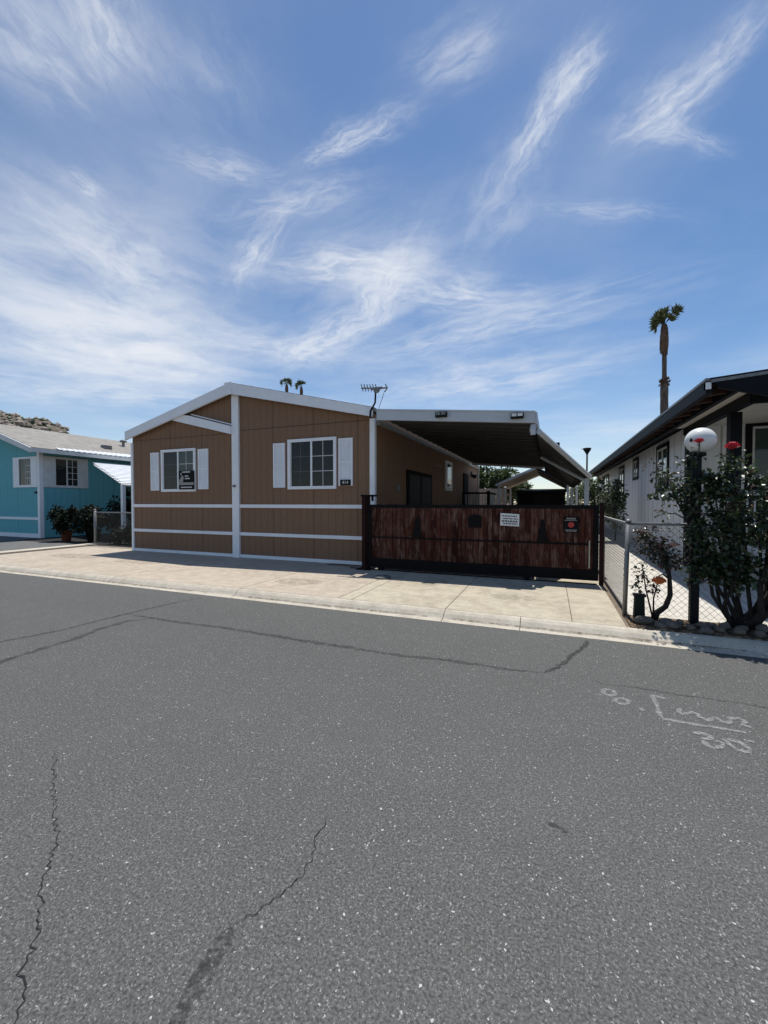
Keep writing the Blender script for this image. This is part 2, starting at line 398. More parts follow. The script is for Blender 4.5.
chalk = [[(.46,3.921),(.42,3.882),(.419,3.823),(.463,3.801),(.51,3.837),(.501,3.906),(.46,3.921)],[(.5,3.76),(.489,3.701),(.528,3.668),(.58,3.698),(.594,3.756),(.552,3.781),(.5,3.76)],[(.649,3.659),(.665,3.616)],[(.88,3.902),(.838,3.927),(.787,3.933),(.787,3.835),(.781,3.713),(.769,3.596),(.781,3.53),(.822,3.54)],[(.822,3.54),(.938,3.526),(1.064,3.538),(1.171,3.54),(1.264,3.54)],[(.933,3.763),(.916,3.692),(.93,3.661),(.978,3.706),(1.005,3.728),(1.035,3.704),(1.034,3.65)],[(1.048,3.673),(1.076,3.626),(1.143,3.712),(1.157,3.666)],[(1.154,3.658),(1.189,3.638),(1.229,3.678),(1.222,3.72)],[(1.23,3.723),(1.296,3.757),(1.322,3.716),(1.279,3.648),(1.327,3.635)],[(.924,3.393),(.968,3.411),(1.02,3.386),(1.008,3.346),(.966,3.335),(.958,3.261),(.991,3.228),(1.047,3.27),(1.067,3.325),(1.038,3.341)],[(1.089,3.385),(1.099,3.318),(1.129,3.263),(1.182,3.264),(1.203,3.306),(1.177,3.37),(1.135,3.389),(1.088,3.362)],[(1.249,3.427),(1.251,3.405)]]
cm = MB()
for k, st in enumerate(chalk):
    rb = ribbon(st, .034, Z1+.001+.0002*k, .003, 60+k, .02, False); cm.add(rb.v, rb.f)
cm.build('painted_survey_mark', M['chalk'], road)

# rolled kerb with gutter, in cast lengths
xs = [-60,-40,-30,-24,-18.4,-14.9,-11.2,-8.1,-4.95,-1.35,-.35,2.6,6,10,16,24,40,60]
prof = [(5.325,-.13),(5.325,-.098),(5.415,-.088),(5.445,-.075),(5.50,-.032),(5.555,-.006),(5.60,.001),(5.612,.001),(5.612,-.13)]
kb = MB()
for a, b in zip(xs[:-1], xs[1:]): kb.prism(prof, (a+.004, b-.004), 'x')
struct(kb.build('kerb', M['kerb']))
for k, (a, b) in enumerate(((-30,-13),(-12,-5.5),(-5,-1.5),(-1.3,2),(2.2,9))):
    struct(ribbon([(a,5.44),((a+b)/2,5.435),(b,5.44)], .05, -.0725, .01, 70+k, .12).build('gutter_dirt', M['dirt']))
# driveway slabs
xj = [(-14.5,-11.1,'p'),(-11.1,-8.08,'p'),(-8.08,-4.98,'p'),(-4.98,-3.07,'p'),(-3.07,-2.83,'c'),(-2.83,-1.36,'c'),(-1.36,.26,'c'),(.26,.86,'c')]
dw = {'p': MB(), 'c': MB(), 'd': MB()}
for a, b, k in xj:
    y1 = 9.3 if a < -11.2 else (8.83 if b < -3.9 else 8.5)
    dw[k].box(a+.006, b-.006, 5.626, y1-.006, -.1, .0)
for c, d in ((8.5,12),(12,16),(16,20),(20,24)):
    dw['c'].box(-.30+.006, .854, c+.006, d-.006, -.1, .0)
    for a, b in ((-3.81,-2.1),(-2.1,-.30)): dw['d'].box(a+.006, b-.006, c+.006, d-.006, -.1, .0)  # dark slabs end at the roof edge, painting in its shade
struct(dw['d'].build('carport_floor', M['floor_shade']))
struct(dw['p'].build('driveway', M['concrete_pink'])); struct(dw['c'].build('driveway_pad', M['concrete']))
struct(MB().box(.98, 3.05, 6.22, 34, -.1, .002).box(3.05, 9, 6.22, 11.88, -.1, .001).build('path', M['path']))
struct(MB().box(.90, 8, 5.62, 6.2, -.1, .012).build('planting_strip', M['litter']))
struct(MB().box(-40, -15.02, 5.62, 10.38, -.1, -.004).build('neighbour_lot', M['asphalt_dull']))
struct(MB().box(-15.02, -14.52, 5.62, 9.38, -.1, .05).build('edging_kerb', M['kerb']))
struct(MB().box(-19.6, -11.95, 9.4, 22, -.1, -.002).build('patio', M['patio']))

M['oil'] = mat_worn('oil_drip_stain', (.09,.072,.052), .40, .78, 9, .42)
drv = bpy.data.objects['driveway_pad']
for k, (x, y, a, b) in enumerate(((-.55,6.7,.35,.22),(-2.0,7.4,.25,.3),(-9.6,7.2,.8,.35),(-.6,7.7,.3,.2),(-4.4,6.5,.5,.3),(-12.2,7.3,.9,.4))):
    MB().add([(x+a*math.cos(t*.2618)*(1+.25*mnoise.noise(Vector((t,k,0)))), y+b*math.sin(t*.2618)*(1+.25*mnoise.noise(Vector((t,k,3)))), .004+.0003*k) for t in range(24)], [tuple(range(24))]).build('oil_stain', M['oil'], drv)
# ------------------------------------------------------------------ brown mobile home
H = thing('mobile_home', (-7.9,8.8,0), 'brown double-wide mobile home with white trim and shutters behind the driveway', 'mobile home')
XL, XR, XC = -11.93, -3.82, -7.96
def ztop(x): return 4.655 - (.257*(XC-x) if x < XC else .242*(x-XC))      # roof surface line
w = MB().prism([(XL,0),(XR,0),(XR,ztop(XR)-.1),(XC,ztop(XC)-.1),(XL,ztop(XL)-.1)], (8.8, 23.5))
w.build('wall', M['brown'], H)
rf = MB()
for (a, b) in ((-12.03, XC), (XC, -3.78)):
    rf.hexa([(a,8.63,ztop(a)-.05),(b,8.63,ztop(b)-.05),(b,23.7,ztop(b)-.05),(a,23.7,ztop(a)-.05)],
            [(a,8.63,ztop(a)+.03),(b,8.63,ztop(b)+.03),(b,23.7,ztop(b)+.03),(a,23.7,ztop(a)+.03)])
rf.build('roof', M['shingle'], H)
fs = MB()
for (a, b) in ((-12.0, XC-.004), (XC+.004, -3.80)):
    fs.prism([(a,ztop(a)-(.235 if a < -9 else .275)),(b,ztop(b)-(.275 if a < -9 else .195)),(b,ztop(b)+.012),(a,ztop(a)+.012)], (8.60, 8.66))
fs.box(XC-.13, XC+.11, 8.585, 8.602, ztop(XC)-.30, ztop(XC)+.02)
fs.build('fascia', M['white'], H)
lf = MB().prism([(-10.14,3.853),(-9.74,3.97),(-9.465,3.93),(-7.99,3.54),(-7.99,3.325)], (8.67, 8.795))
lf.prism([(-9.44,3.99),(-8.0,3.605),(-8.0,3.575),(-9.44,3.96)], (8.72, 8.79))
lf.build('lower_fascia', M['white'], H)
tr = MB()
for z0, z1 in ((1.345,1.435),(.60,.685),(.005,.085)):
    tr.box(XL, -8.007, 8.765, 8.80, z0, z1); tr.box(-7.77, -3.83, 8.765, 8.80, z0, z1)
tr.build('trim_band', M['white'], H)
MB().box(-8.005, -7.775, 8.742, 8.80, .0, 4.40).build('centre_trim', M['white'], H)
MB().box(XL-.03, XL+.05, 8.755, 8.86, 0, 3.30).build('corner_trim', M['white'], H)
MB().box(-3.925, -3.80, 8.75, 8.86, .0, 3.44).build('corner_trim', M['white'], H)
MB().box(-7.76, -3.97, 8.794, 8.803, 3.415, 3.427).box(-11.85, -8.06, 8.794, 8.803, 3.36, 3.37).build('panel_seam', M['seam'], H)
kn = MB().lathe([(.025,-.03),(.04,-.01),(.04,.01),(.02,.03)], (-7.91, 8.71, 1.93), 12); kn.box(-7.93,-7.89,8.70,8.745,1.90,1.96); kn.build('hose_tap', M['galv'], H)

def window(parent, x0, x1, z0, z1, y, left_open=False, rows=3, cols=2, fw=.075):
    f = MB()
    f.box(x0, x1, y-.045, y, z0, z0+fw); f.box(x0, x1, y-.045, y, z1-fw, z1)
    f.box(x0, x0+fw, y-.044, y, z0+fw, z1-fw); f.box(x1-fw, x1, y-.044, y, z0+fw, z1-fw)
    xm = (x0+x1)/2
    f.box(xm-.025, xm+.025, y-.036, y, z0+fw, z1-fw)
    fo = f.build('window', M['white'], parent)
    ix0, ix1, iz0, iz1 = x0+fw, x1-fw, z0+fw, z1-fw
    MB().box(ix0, xm-.025, y-.008, y-.002, iz0, iz1).build('pane', M['glass'], fo)
    MB().box(xm+.025, ix1, y-.018, y-.002, iz0, iz1).build('pane', M['glass_blind' if left_open else 'glass'], fo)
    for a, b, yy, gm in ((ix0, xm-.025, y-.009, 'grille_dim'), (xm+.025, ix1, y-.019, 'white_dirty')):
        g = MB()
        for k in range(1, cols): xx = a+(b-a)*k/cols; g.box(xx-.008, xx+.008, yy-.004, yy, iz0, iz1)
        for k in range(1, rows): zz = iz0+(iz1-iz0)*k/rows; g.box(a, b, yy-.005, yy-.0005, zz-.008, zz+.008)
        g.build('grille', M[gm], fo)
    MB().box(ix0-.005, ix0+.03, y-.03, y-.001, iz0, iz1).build('sash', M['white_dirty'], fo)
    return fo
window(H, -10.69, -9.34, 1.80, 3.03, 8.8, True, 3, 2)
window(H, -6.22, -4.82, 1.82, 3.08, 8.8, False, 3, 2)
def shutter(x0, x1, z0, z1):
    s = MB(); y = 8.8; b = .045
    s.box(x0, x0+b, y-.035, y, z0, z1); s.box(x1-b, x1, y-.035, y, z0, z1)
    zm = (z0+z1)/2
    for a, c in ((z0, z0+b), (zm-b/2, zm+b/2), (z1-b, z1)): s.box(x0+b, x1-b, y-.034, y, a, c)
    for a, c in ((z0+b, zm-b/2), (zm+b/2, z1-b)):
        n = 15
        for k in range(n):
            p = a+(c-a)*k/n; q = a+(c-a)*(k+1)/n
            s.hexa([(x0+b,y-.026,p),(x1-b,y-.026,p),(x1-b,y,p),(x0+b,y,p)], [(x0+b,y-.012,q),(x1-b,y-.012,q),(x1-b,y,q),(x0+b,y,q)])
    return s.build('shutter', M['white'], H)
shutter(-11.13,-10.79,1.84,2.97); shutter(-9.25,-8.88,1.86,2.99); shutter(-6.67,-6.31,1.87,3.01); sh = shutter(-4.76,-4.38,1.89,3.03)
pl = MB().box(-4.70,-4.43,8.745,8.764,1.895,2.035).build('number_plaque', M['signblack'], H)
def text_mesh(txt, size, loc, mat, parent, name, depth=.002):
    cu = bpy.data.curves.new(name, 'FONT'); cu.body = txt; cu.size = size; cu.extrude = depth; cu.align_x = 'CENTER'; cu.align_y = 'CENTER'
    tmp = bpy.data.objects.new(name, cu); COL.objects.link(tmp)
    bpy.context.view_layer.update()
    me = bpy.data.meshes.new_from_object(tmp.evaluated_get(bpy.context.evaluated_depsgraph_get()))
    bpy.data.objects.remove(tmp)
    me.transform(Matrix.Translation(loc) @ Matrix.Rotation(R(90), 4, 'X'))
    b = MB(); b.v = [tuple(v.co) for v in me.vertices]; b.f = [tuple(p.vertices) for p in me.polygons]
    return b.build(name, mat, parent)
text_mesh('414', .115, (-4.565, 8.742, 1.966), M['signwhite'], pl, 'digits')
# details on the shaded side wall under the carport
XS = -3.82
sd = MB().box(XS, XS+.05, 11.05, 13.6, .1, 2.42).build('side_door', M['darkwood'], H)
MB().box(XS+.05, XS+.056, 11.2, 12.25, .25, 2.3).box(XS+.05, XS+.056, 12.4, 13.45, .25, 2.3).build('panel', M['black'], sd)
MB().box(XS, XS+.05, 15.6, 16.75, 1.95, 3.12).build('side_window', M['white_dirty'], H)
MB().box(XS+.05, XS+.055, 15.85, 16.5, 2.1, 3.0).build('pane', M['glass_blind'], H.children[-1])
MB().box(XS, XS+.06, 19.2, 20.2, .8, 2.85).build('side_door', M['darkwood'], H)
MB().box(XS, XS+.05, 23.3, 23.52, 0, 3.5).build('corner_trim', M['beige_trim'], H)
lt = MB().box(XS, XS+.05, 21.2, 21.35, 2.8, 3.05).lathe([(.05,0),(.12,-.04),(.12,-.16),(.06,-.24)], (XS+.17, 21.27, 2.95), 10); lt.build('wall_lantern', M['black'], H)
MB().box(XS, XS+.05, 10.2, 10.42, 1.8, 1.95).build('outlet_box', M['galv'], H)
MB().box(XS, XS+.05, 14.0, 14.9, 2.78, 2.82).build('wall_shelf', M['beige_trim'], H)

# agent's sign on the sill of the left window
sg = thing('house_sign', (-9.62,8.735,1.87), 'small black property sign with grey lettering leaning in the left house window', 'sign')
MB().box(-9.94,-9.36,8.728,8.742,1.86,2.39).build('board', M['signblack'], sg)
gb = MB().box(-9.93,-9.37,8.724,8.7285,1.985,2.06)
gb.prism([(-9.93,2.06),(-9.78,2.06),(-9.74,2.2),(-9.80,2.27),(-9.86,2.2),(-9.93,2.1)], (8.7235,8.7283))
gb.blob((-9.845,8.725,2.30), (.035,.004,.045), 1, 0, 1)
gb.build('picture', M['signgrey'], sg)
wd = MB()
for (x0, x1, z) in ((-9.70,-9.56,2.24),(-9.70,-9.50,2.17),(-9.86,-9.44,1.92),(-9.80,-9.50,2.355)):
    x = x0
    while x < x1-.01:
        l = rng.uniform(.012,.022); wd.box(x, min(x+l, x1), 8.7245, 8.7282, z-.016, z+.016); x += l+.007
wd.build('lettering', M['signwhite'], sg)

# tv antenna at the roof corner
an = thing('tv_antenna', (-3.80,8.6,3.5), 'old roof television antenna with a row of short rods above the right house corner', 'antenna')
MB().tube([(-3.83,8.57,3.42),(-3.82,8.56,3.56),(-3.70,8.55,3.74),(-3.68,8.55,4.06)], .022, 8).build('mast', M['black_steel'], an)
MB().tube([(-4.04,8.55,4.10),(-3.42,8.55,4.045)], .018, 6).build('boom', M['galv'], an)
el = MB()
for k in range(6):
    x = -4.02+.07*k; z = 4.115-.095*(x+4.10)
    el.tube([(x-.01,8.52,z+.075),(x+.01,8.58,z-.075)], .012, 5)
el.build('element', M['galv'], an)
pn = MB().box(-3.80,-3.52,8.50,8.60,4.045,4.075).hexa([(-3.71,8.52,3.96),(-3.63,8.52,3.96),(-3.63,8.58,3.96),(-3.71,8.58,3.96)], [(-3.74,8.51,4.045),(-3.58,8.51,4.045),(-3.58,8.59,4.045),(-3.74,8.59,4.045)])
pn.build('amplifier', M['galv'], an)
MB().tube([(-3.45,8.55,4.13),(-3.40,8.55,4.05),(-3.46,8.55,3.96)], .014, 5).build('reflector', M['galv'], an)
MB().tube([(-3.47,8.55,3.98),(-3.53,8.55,3.80),(-3.60,8.56,3.66),(-3.62,8.57,3.52)], .006, 5).build('cable', M['black'], an)

# ------------------------------------------------------------------ carport
CP = thing('carport', (-2,8.45,0), 'pale metal carport roof attached to the right side of the brown house', 'carport')
def cz(x): return 3.545 - .0955*(x+3.586)
X0, X1 = -3.60, -.32
YB = 20.3
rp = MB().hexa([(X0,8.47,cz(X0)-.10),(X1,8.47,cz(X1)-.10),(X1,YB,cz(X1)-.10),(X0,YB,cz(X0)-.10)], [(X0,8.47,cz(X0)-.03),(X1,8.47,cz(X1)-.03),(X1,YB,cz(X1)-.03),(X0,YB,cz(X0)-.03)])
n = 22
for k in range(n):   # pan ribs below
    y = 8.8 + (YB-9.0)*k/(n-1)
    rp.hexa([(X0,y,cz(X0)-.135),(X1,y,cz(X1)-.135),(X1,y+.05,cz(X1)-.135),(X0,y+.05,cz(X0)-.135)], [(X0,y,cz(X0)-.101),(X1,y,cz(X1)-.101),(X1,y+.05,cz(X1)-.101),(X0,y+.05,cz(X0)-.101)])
rp.build('roof_panel', M['alum_shade'], CP)
fa = MB().prism([(X0,cz(X0)-.225),(X1+.02,cz(X1)-.215),(X1+.02,cz(X1)),(X0,cz(X0))], (8.40, 8.468))
fa.prism([(X0,cz(X0)-.02),(X1+.03,cz(X1)-.02),(X1+.03,cz(X1)+.012),(X0,cz(X0)+.012)], (8.385, 8.399))
fa.box(X1+.021, X1+.06, 8.42, YB, cz(X1)-.215, cz(X1)-.005)
fa.prism([(X0,cz(X0)-.22),(X1,cz(X1)-.22),(X1,cz(X1)-.0),(X0,cz(X0)-.0)], (YB+.002, YB+.05))
fa.build('fascia', M['alum'], CP)
MB().box(-3.79,-3.72, 8.87, 23.3, 3.30, 3.40).build('ledger', M['beige_trim'], CP)
MB().tube([(-.335,8.50,2.99),(-.34,8.46,2.90),(-.335,8.47,2.80)], [.05,.06,.05], 10).build('gutter_end', M['alum'], CP)
A = Vector((-.27,8.49,2.86)); B = Vector((.89,12,2.16)); D = Vector((.76,16.5,2.02)); Cc = Vector((-.27,20.2,2.92)); Dn = Vector((0,0,.05))
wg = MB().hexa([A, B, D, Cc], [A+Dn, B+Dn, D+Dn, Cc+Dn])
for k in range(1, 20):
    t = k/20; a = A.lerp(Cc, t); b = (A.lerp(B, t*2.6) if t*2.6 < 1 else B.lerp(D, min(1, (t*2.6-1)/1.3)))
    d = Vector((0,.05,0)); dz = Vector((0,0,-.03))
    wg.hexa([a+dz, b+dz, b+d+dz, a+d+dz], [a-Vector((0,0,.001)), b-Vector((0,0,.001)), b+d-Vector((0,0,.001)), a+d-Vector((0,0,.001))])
wg.build('sloped_panel', M['alum_shade'], CP)
MB().tube([A+Vector((.04,-.02,-.0)), B+Vector((.05,0,.0))], .055, 8).build('gutter', M['alum'], CP)
MB().tube([Vector((-.27,12,2.72)), Vector((.82,12,2.06))], .04, 6).build('beam', M['alum'], CP)
for (x, y, z) in ((.86,12.0,2.12),(.70,16.45,1.98)):
    MB().box(x-.055, x+.055, y-.055, y+.055, .0, z).build('post', M['alum'], CP)
MB().box(.02,.16,9.45,9.53,2.70,2.76).build('gutter_bracket', M['black'], CP)
for i, (x, lab) in enumerate(((-2.12,'twin floodlight on the carport fascia nearer the house'), (-.62,'white-faced floodlight at the free corner of the carport fascia'))):
    t = thing('floodlight', (x,8.38,cz(x)-.07), lab, 'floodlight', 'floodlights on the carport fascia')
    zc = cz(x)-.10
    MB().box(x-.12,x+.12,8.30,8.384,zc-.05,zc+.055).build('housing', M['black'], t, bevel=.008)
    MB().box(x-.10,x-.01,8.29,8.2995,zc-.012,zc+.042).box(x+.01,x+.10,8.29,8.2995,zc-.012,zc+.042).build('lens', M['signwhite'] if i else M['galv'], t)

# ------------------------------------------------------------------ gate
G = thing('sliding_gate', (-1.45,8.3,0), 'wide sliding driveway gate of worn red-brown planks in a black steel frame', 'gate')
gx0, gx1 = -3.74, .80
fr = MB().box(gx0, gx1, 8.27, 8.33, 1.375, 1.445).box(gx0, gx1, 8.26, 8.34, .075, .27)
fr.box(gx0, gx0+.07, 8.272, 8.328, .27, 1.375).box(gx1-.09, gx1, 8.272, 8.328, .27, 1.375)
fr.build('frame', M['black_steel'], G)
MB().box(gx0+.07, gx1-.09, 8.304, 8.318, .272, 1.374).build('gap_dark_sheet', M['black'], G)  # black sheet added only to make the plank gaps look dark
MB().box(gx0+.07, gx1-.09, 8.255, 8.271, .715, .745).build('middle_rail', M['black_steel'], G)
pk = MB(); x = gx0+.075; r2 = random.Random(3)
while x < gx1-.1:
    wd_ = r2.choice((.10,.105,.12,.085,.14)); x2 = min(x+wd_, gx1-.092); dy = r2.uniform(0,.008)
    pk.box(x+.004, x2-.004, 8.275+dy, 8.295+dy, .272, 1.374); x = x2
pk.build('plank', M['planks'], G)
MB().box(.64, .662, 8.252, 8.27, .30, .80).build('latch_rod', M['tan_roof'], G)
for xw in (-3.45, -.42):
    MB().tube([(xw,8.245,.06),(xw,8.355,.06)], .06, 16).build('wheel', M['black_steel'], G)
MB().box(-4.2, .78, 8.285, 8.315, .004, .02).build('track', M['rust_steel'], G)
def iron(xc, zb, h, flip=1):
    prof_ = [(-.5,0),(.5,0),(.44,.16),(.36,.34),(.30,.52),(.20,.62),(.22,.70),(.34,.76),(.20,.80),(.16,.95),(.02,1.0),(-.12,.95),(-.16,.80),(-.26,.72),(-.20,.62),(-.30,.48),(-.34,.3),(-.46,.14)]
    MB().prism([(xc+flip*a*h*.5, zb+b*h) for a, b in (prof_ if flip > 0 else prof_)], (8.247, 8.254)).build('iron_silhouette', M['black_steel'], G)
iron(-2.61, .76, .42, 1); iron(-.14, .75, .43, -1)
MB().prism([(-1.53,.99),(-1.28,.99),(-1.27,1.20),(-1.36,1.245),(-1.50,1.235),(-1.54,1.18)], (8.247, 8.272)).build('latch_plate', M['black_steel'], G)

ws = thing('gate_notice', (-.74,8.262,1.04), 'white notice with four lines of small print fixed to the plank gate', 'notice')
b1 = MB().hexa([(-.915,8.262,1.045),(-.565,8.262,1.03),(-.565,8.272,1.03),(-.915,8.272,1.045)], [(-.910,8.262,1.285),(-.560,8.262,1.265),(-.560,8.272,1.265),(-.910,8.272,1.285)]); b1.build('board', M['signwhite'], ws)
pr = MB()
for k, z in enumerate((1.232,1.182,1.132,1.085)):
    x = -.88 + .02*(k % 2); big = k == 2
    while x < -.60:
        l = rng.uniform(.015,.05); zz = z - .045*(x+.88); hh = .016 if big else .011
        pr.box(x, min(x+l,-.59), 8.2575, 8.2615, zz-hh, zz+hh); x += l+.013
pr.build('lettering', M['print'], ws)
ds = thing('warning_sign', (.35,8.262,.93), 'black warning sign with a red disc near the right end of the plank gate', 'sign')
MB().box(.215,.475,8.262,8.27,.94,1.225).build('board', M['signblack'], ds)
MB().prism([(.345+.054*math.cos(R(22.5+45*k)), 1.082+.054*math.sin(R(22.5+45*k))) for k in range(8)], (8.257,8.2615)).build('red_octagon', M['signred'], ds)
pr = MB()
for z, hh, x0, x1 in ((1.195,.013,.27,.42),(1.162,.006,.24,.45),(.985,.008,.25,.44),(.962,.006,.26,.43)):
    x = x0
    while x < x1-.01:
        l = rng.uniform(.02,.04); pr.box(x, min(x+l,x1), 8.2575, 8.2613, z-hh, z+hh); x += l+.008
pr.build('lettering', M['signgrey'], ds)

gp = thing('gate_post', (-3.83,8.32,0), 'dark red-brown steel guide post at the house end of the gate', 'gate post')
MB().box(-3.87,-3.77,8.36,8.44,.0,1.62).box(-3.87,-3.79,8.20,8.25,.0,1.62).build('post', M['rust_steel'], gp)
MB().box(-3.89,-3.60,8.18,8.46,1.62,1.66).box(-3.64,-3.60,8.2,8.24,1.52,1.62).build('guide_bracket', M['black_steel'], gp)
MB().box(-4.0,-3.66,8.16,8.48,.0,.012).build('base_plate', M['black_steel'], gp)
gp2 = thing('gate_post', (.93,8.25,0), 'dark steel latch post at the fence end of the gate', 'gate post')
MB().box(.815,.885,8.26,8.34,0,1.46).build('post', M['rust_steel'], gp2)
MB().box(.807,.893,8.252,8.348,1.46,1.48).build('cap', M['black_steel'], gp2)
dc = thing('drain_cover', (-3.07,7.45,0), 'dark round utility cover lying on the driveway in front of the gate', 'cover')
MB().lathe([(.0,.0),(.175,.0),(.17,.03),(.13,.045),(.0,.05)], (-3.07,7.45,.002), 28).build('lid', M['asphalt_dull'], dc, True)
MB().lathe([(.0,.048),(.03,.05),(.028,.062),(.0,.063)], (-3.07,7.45,.002), 12).build('knob', M['galv'], dc)

# ------------------------------------------------------------------ behind the gate
ga = thing('gable_awning', (-.75,21.5,0), 'tan gable-roofed metal awning standing behind the carport', 'awning')
ridge = (-.70, 3.16); 
for side, (xe, ze) in ((0, (-2.62,2.34)), (1, (.86,2.30))):
    a = Vector((ridge[0], 0, ridge[1])); b = Vector((xe, 0, ze)); y0, y1 = 21.4, 28
    MB().hexa([(a.x,y0,a.z),(b.x,y0,b.z),(b.x,y1,b.z),(a.x,y1,a.z)], [(a.x,y0,a.z+.05),(b.x,y0,b.z+.05),(b.x,y1,b.z+.05),(a.x,y1,a.z+.05)]).build('roof_slope', M['tan_roof'] if side == 0 else M['alum_shade'], ga)  # right slope painted in the shaded tone, left one in the lit tan
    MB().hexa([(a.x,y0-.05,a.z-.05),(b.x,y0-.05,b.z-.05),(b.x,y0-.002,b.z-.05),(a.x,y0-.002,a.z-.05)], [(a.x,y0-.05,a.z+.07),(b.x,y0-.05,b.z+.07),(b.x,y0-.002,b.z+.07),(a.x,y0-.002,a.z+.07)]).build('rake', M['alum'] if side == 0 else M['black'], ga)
for x, y in ((-2.45,21.5),(.74,21.5),(-2.45,27.8),(.74,27.8)):
    MB().box(x-.05,x+.05,y-.05,y+.05,0,2.38 if x < 0 else 2.30).build('post', M['alum'], ga)
for i, x in enumerate((-2.1, 1.10)):
    t = MB().box(x-.05,x+.05,20.95,21.05,0,2.2).lathe([(.075,0),(.075,.03),(.0,.06)], (x,21,2.2), 4).build('fence_post', M['white_dirty'])
    tag(t, ('pale square post behind the gate left of the dark shed', 'pale square post behind the gate right of the dark shed')[i], 'post', 'pale posts behind the gate')
shd = thing('garden_shed', (-.4,24,0), 'dark low shed under the gable awning behind the gate', 'shed')
MB().box(-1.75,.70,24,27,0,2.05).build('wall', M['darkwood'], shd)
MB().hexa([(-1.85,23.9,2.05),(.8,23.9,2.05),(.8,27.1,2.05),(-1.85,27.1,2.05)], [(-1.85,23.9,2.12),(.8,23.9,2.12),(.8,27.1,2.3),(-1.85,27.1,2.3)]).build('roof', M['black'], shd)
dr = MB().box(-.9,.0,23.96,23.998,.05,1.9).build('door', M['black'], shd)
MB().lathe([(.02,-.02),(.03,0),(.02,.02)], (-.08,23.94,1.0), 10).build('handle', M['galv'], dr)
bw = thing('block_wall', (-4.3,26,0), 'pale sunlit block wall at the end of the side yard', 'wall')
bm_ = MB()
for r_ in range(11):
    for k in range(9):
        x = -6.2 + k*.41 + (.2 if r_ % 2 else 0); bm_.box(x, x+.395, 26, 26.19, r_*.205, r_*.205+.195)
bm_.build('blocks', M['block'], bw)
MB().box(-6.2,-2.6,25.97,26.22,2.255,2.32).build('coping', M['block'], bw)
po = thing('porch_railing', (-3.2,19.5,0), 'dark porch landing with a pale baluster railing on the shaded house side', 'railing')
MB().box(-3.75,-2.55,18.6,21,.0,.85).build('landing', M['darkwood'], po)
MB().box(-3.72,-2.55,18.6,18.68,1.86,1.94).box(-2.62,-2.54,18.69,21,1.86,1.94).box(-2.64,-2.52,18.58,18.685,.85,2.0).box(-3.74,-3.66,18.58,18.68,.85,1.95).build('handrail', M['darkwood'], po)
bl = MB()
for k in range(8): bl.box(-3.58+.12*k,-3.55+.12*k,18.62,18.65,.85,1.86)
for k in range(16): bl.box(-2.59,-2.56,18.8+.13*k,18.83+.13*k,.85,1.86)
bl.build('baluster', M['white_dirty'], po)

# ------------------------------------------------------------------ plants
def foliage(mb, c, rad, n, L, W, r, holes=.35, shell=.3, up=.4):
    c = Vector(c); k = 0; tries = 0
    sd_ = r.random()*50
    while k < n and tries < n*12:
        tries += 1
        d = Vector((r.gauss(0,1), r.gauss(0,1), r.gauss(0,1))).normalized()
        t = r.uniform(shell, 1)**.6
        o = Vector((d.x*rad[0]*t, d.y*rad[1]*t, d.z*rad[2]*t)); p = c + o
        q = Vector((o.x/rad[0], o.y/rad[1], o.z/rad[2]))
        nz = mnoise.noise(q*2.3 + Vector((sd_,0,0)))
        if nz < holes*.6-.3 + (.25 if t > .85 else 0): continue
        dirv = (d*r.uniform(.2,1) + Vector((r.gauss(0,.6), r.gauss(0,.6), r.gauss(0,.5)-.1)))
        upv = Vector((r.gauss(0,.5), r.gauss(0,.5), up + r.random()))
        s = r.uniform(.6, 1.25)
        mb.leaf(p, dirv, upv, L*s, W*s, r.uniform(.1,.35)); k += 1
    return mb
def tree(name, loc, crown, label, cat, leaf, n, L, trunk_r, group=None, seed=1, lobes=7):
    r = random.Random(seed); t = thing(name, loc, label, cat, group)
    lx, ly, lz = loc; cx, cy, cz_ = crown['c']; rx, ry, rz = crown['r']
    tk = MB(); tk.tube([(lx,ly,0),(lx+.05*rx,ly,cz_*.4),(cx,cy,cz_)], [trunk_r,trunk_r*.8,trunk_r*.4], 8)
    fo = MB()
    for k in range(lobes):
        a = 2*math.pi*k/lobes + r.uniform(-.4,.4); h = r.uniform(-.6,.7); rr = math.sqrt(max(.1,1-h*h))*r.uniform(.45,.8)
        lc = Vector((cx+rx*rr*math.cos(a), cy+ry*rr*math.sin(a), cz_+rz*h*.8))
        tk.tube([(lx,ly,cz_*r.uniform(.3,.6)), tuple((lc + Vector((lx,ly,cz_*.6)))/2 + Vector((0,0,.1*rz))), tuple(lc)], [trunk_r*.5,trunk_r*.3,trunk_r*.12], 6)
        f = r.uniform(.45,.65)
        foliage(fo, lc, (rx*f, ry*f, rz*f), n//lobes, L, L*.55, r)
    tk.build('trunk', M['bark'], t, True); fo.build('crown', M[leaf], t)
    return t
tree('hedge_tree', (-4.6,33,0), dict(c=(-4.5,33,2.9), r=(1.6,1.4,1.45)), 'dense green tree over the pale block wall, farther left behind the carport', 'tree', 'tree_leaf', 4600, .26, .14, 'trees behind the carport', 21)
tree('hedge_tree', (-2.9,33.5,0), dict(c=(-2.8,33.5,2.85), r=(1.35,1.3,1.35)), 'dense green tree rising behind the tan gable awning', 'tree', 'tree_leaf', 4000, .26, .14, 'trees behind the carport', 22)
tree('lime_tree', (1.35,25,0), dict(c=(1.4,25,2.1), r=(.7,.7,.95)), 'small yellow-green tree between the carport post and the white house', 'tree', 'lime_leaf', 1500, .13, .06, None, 23)
tree('garden_shrub', (2.30,18,0), dict(c=(2.15,17.6,1.4), r=(.50,.65,1.05)), 'pale leafy shrub beside the side fence and the white house wall', 'shrub', 'pale_leaf', 1300, .15, .04, 'shrubs along the white wall', 24)
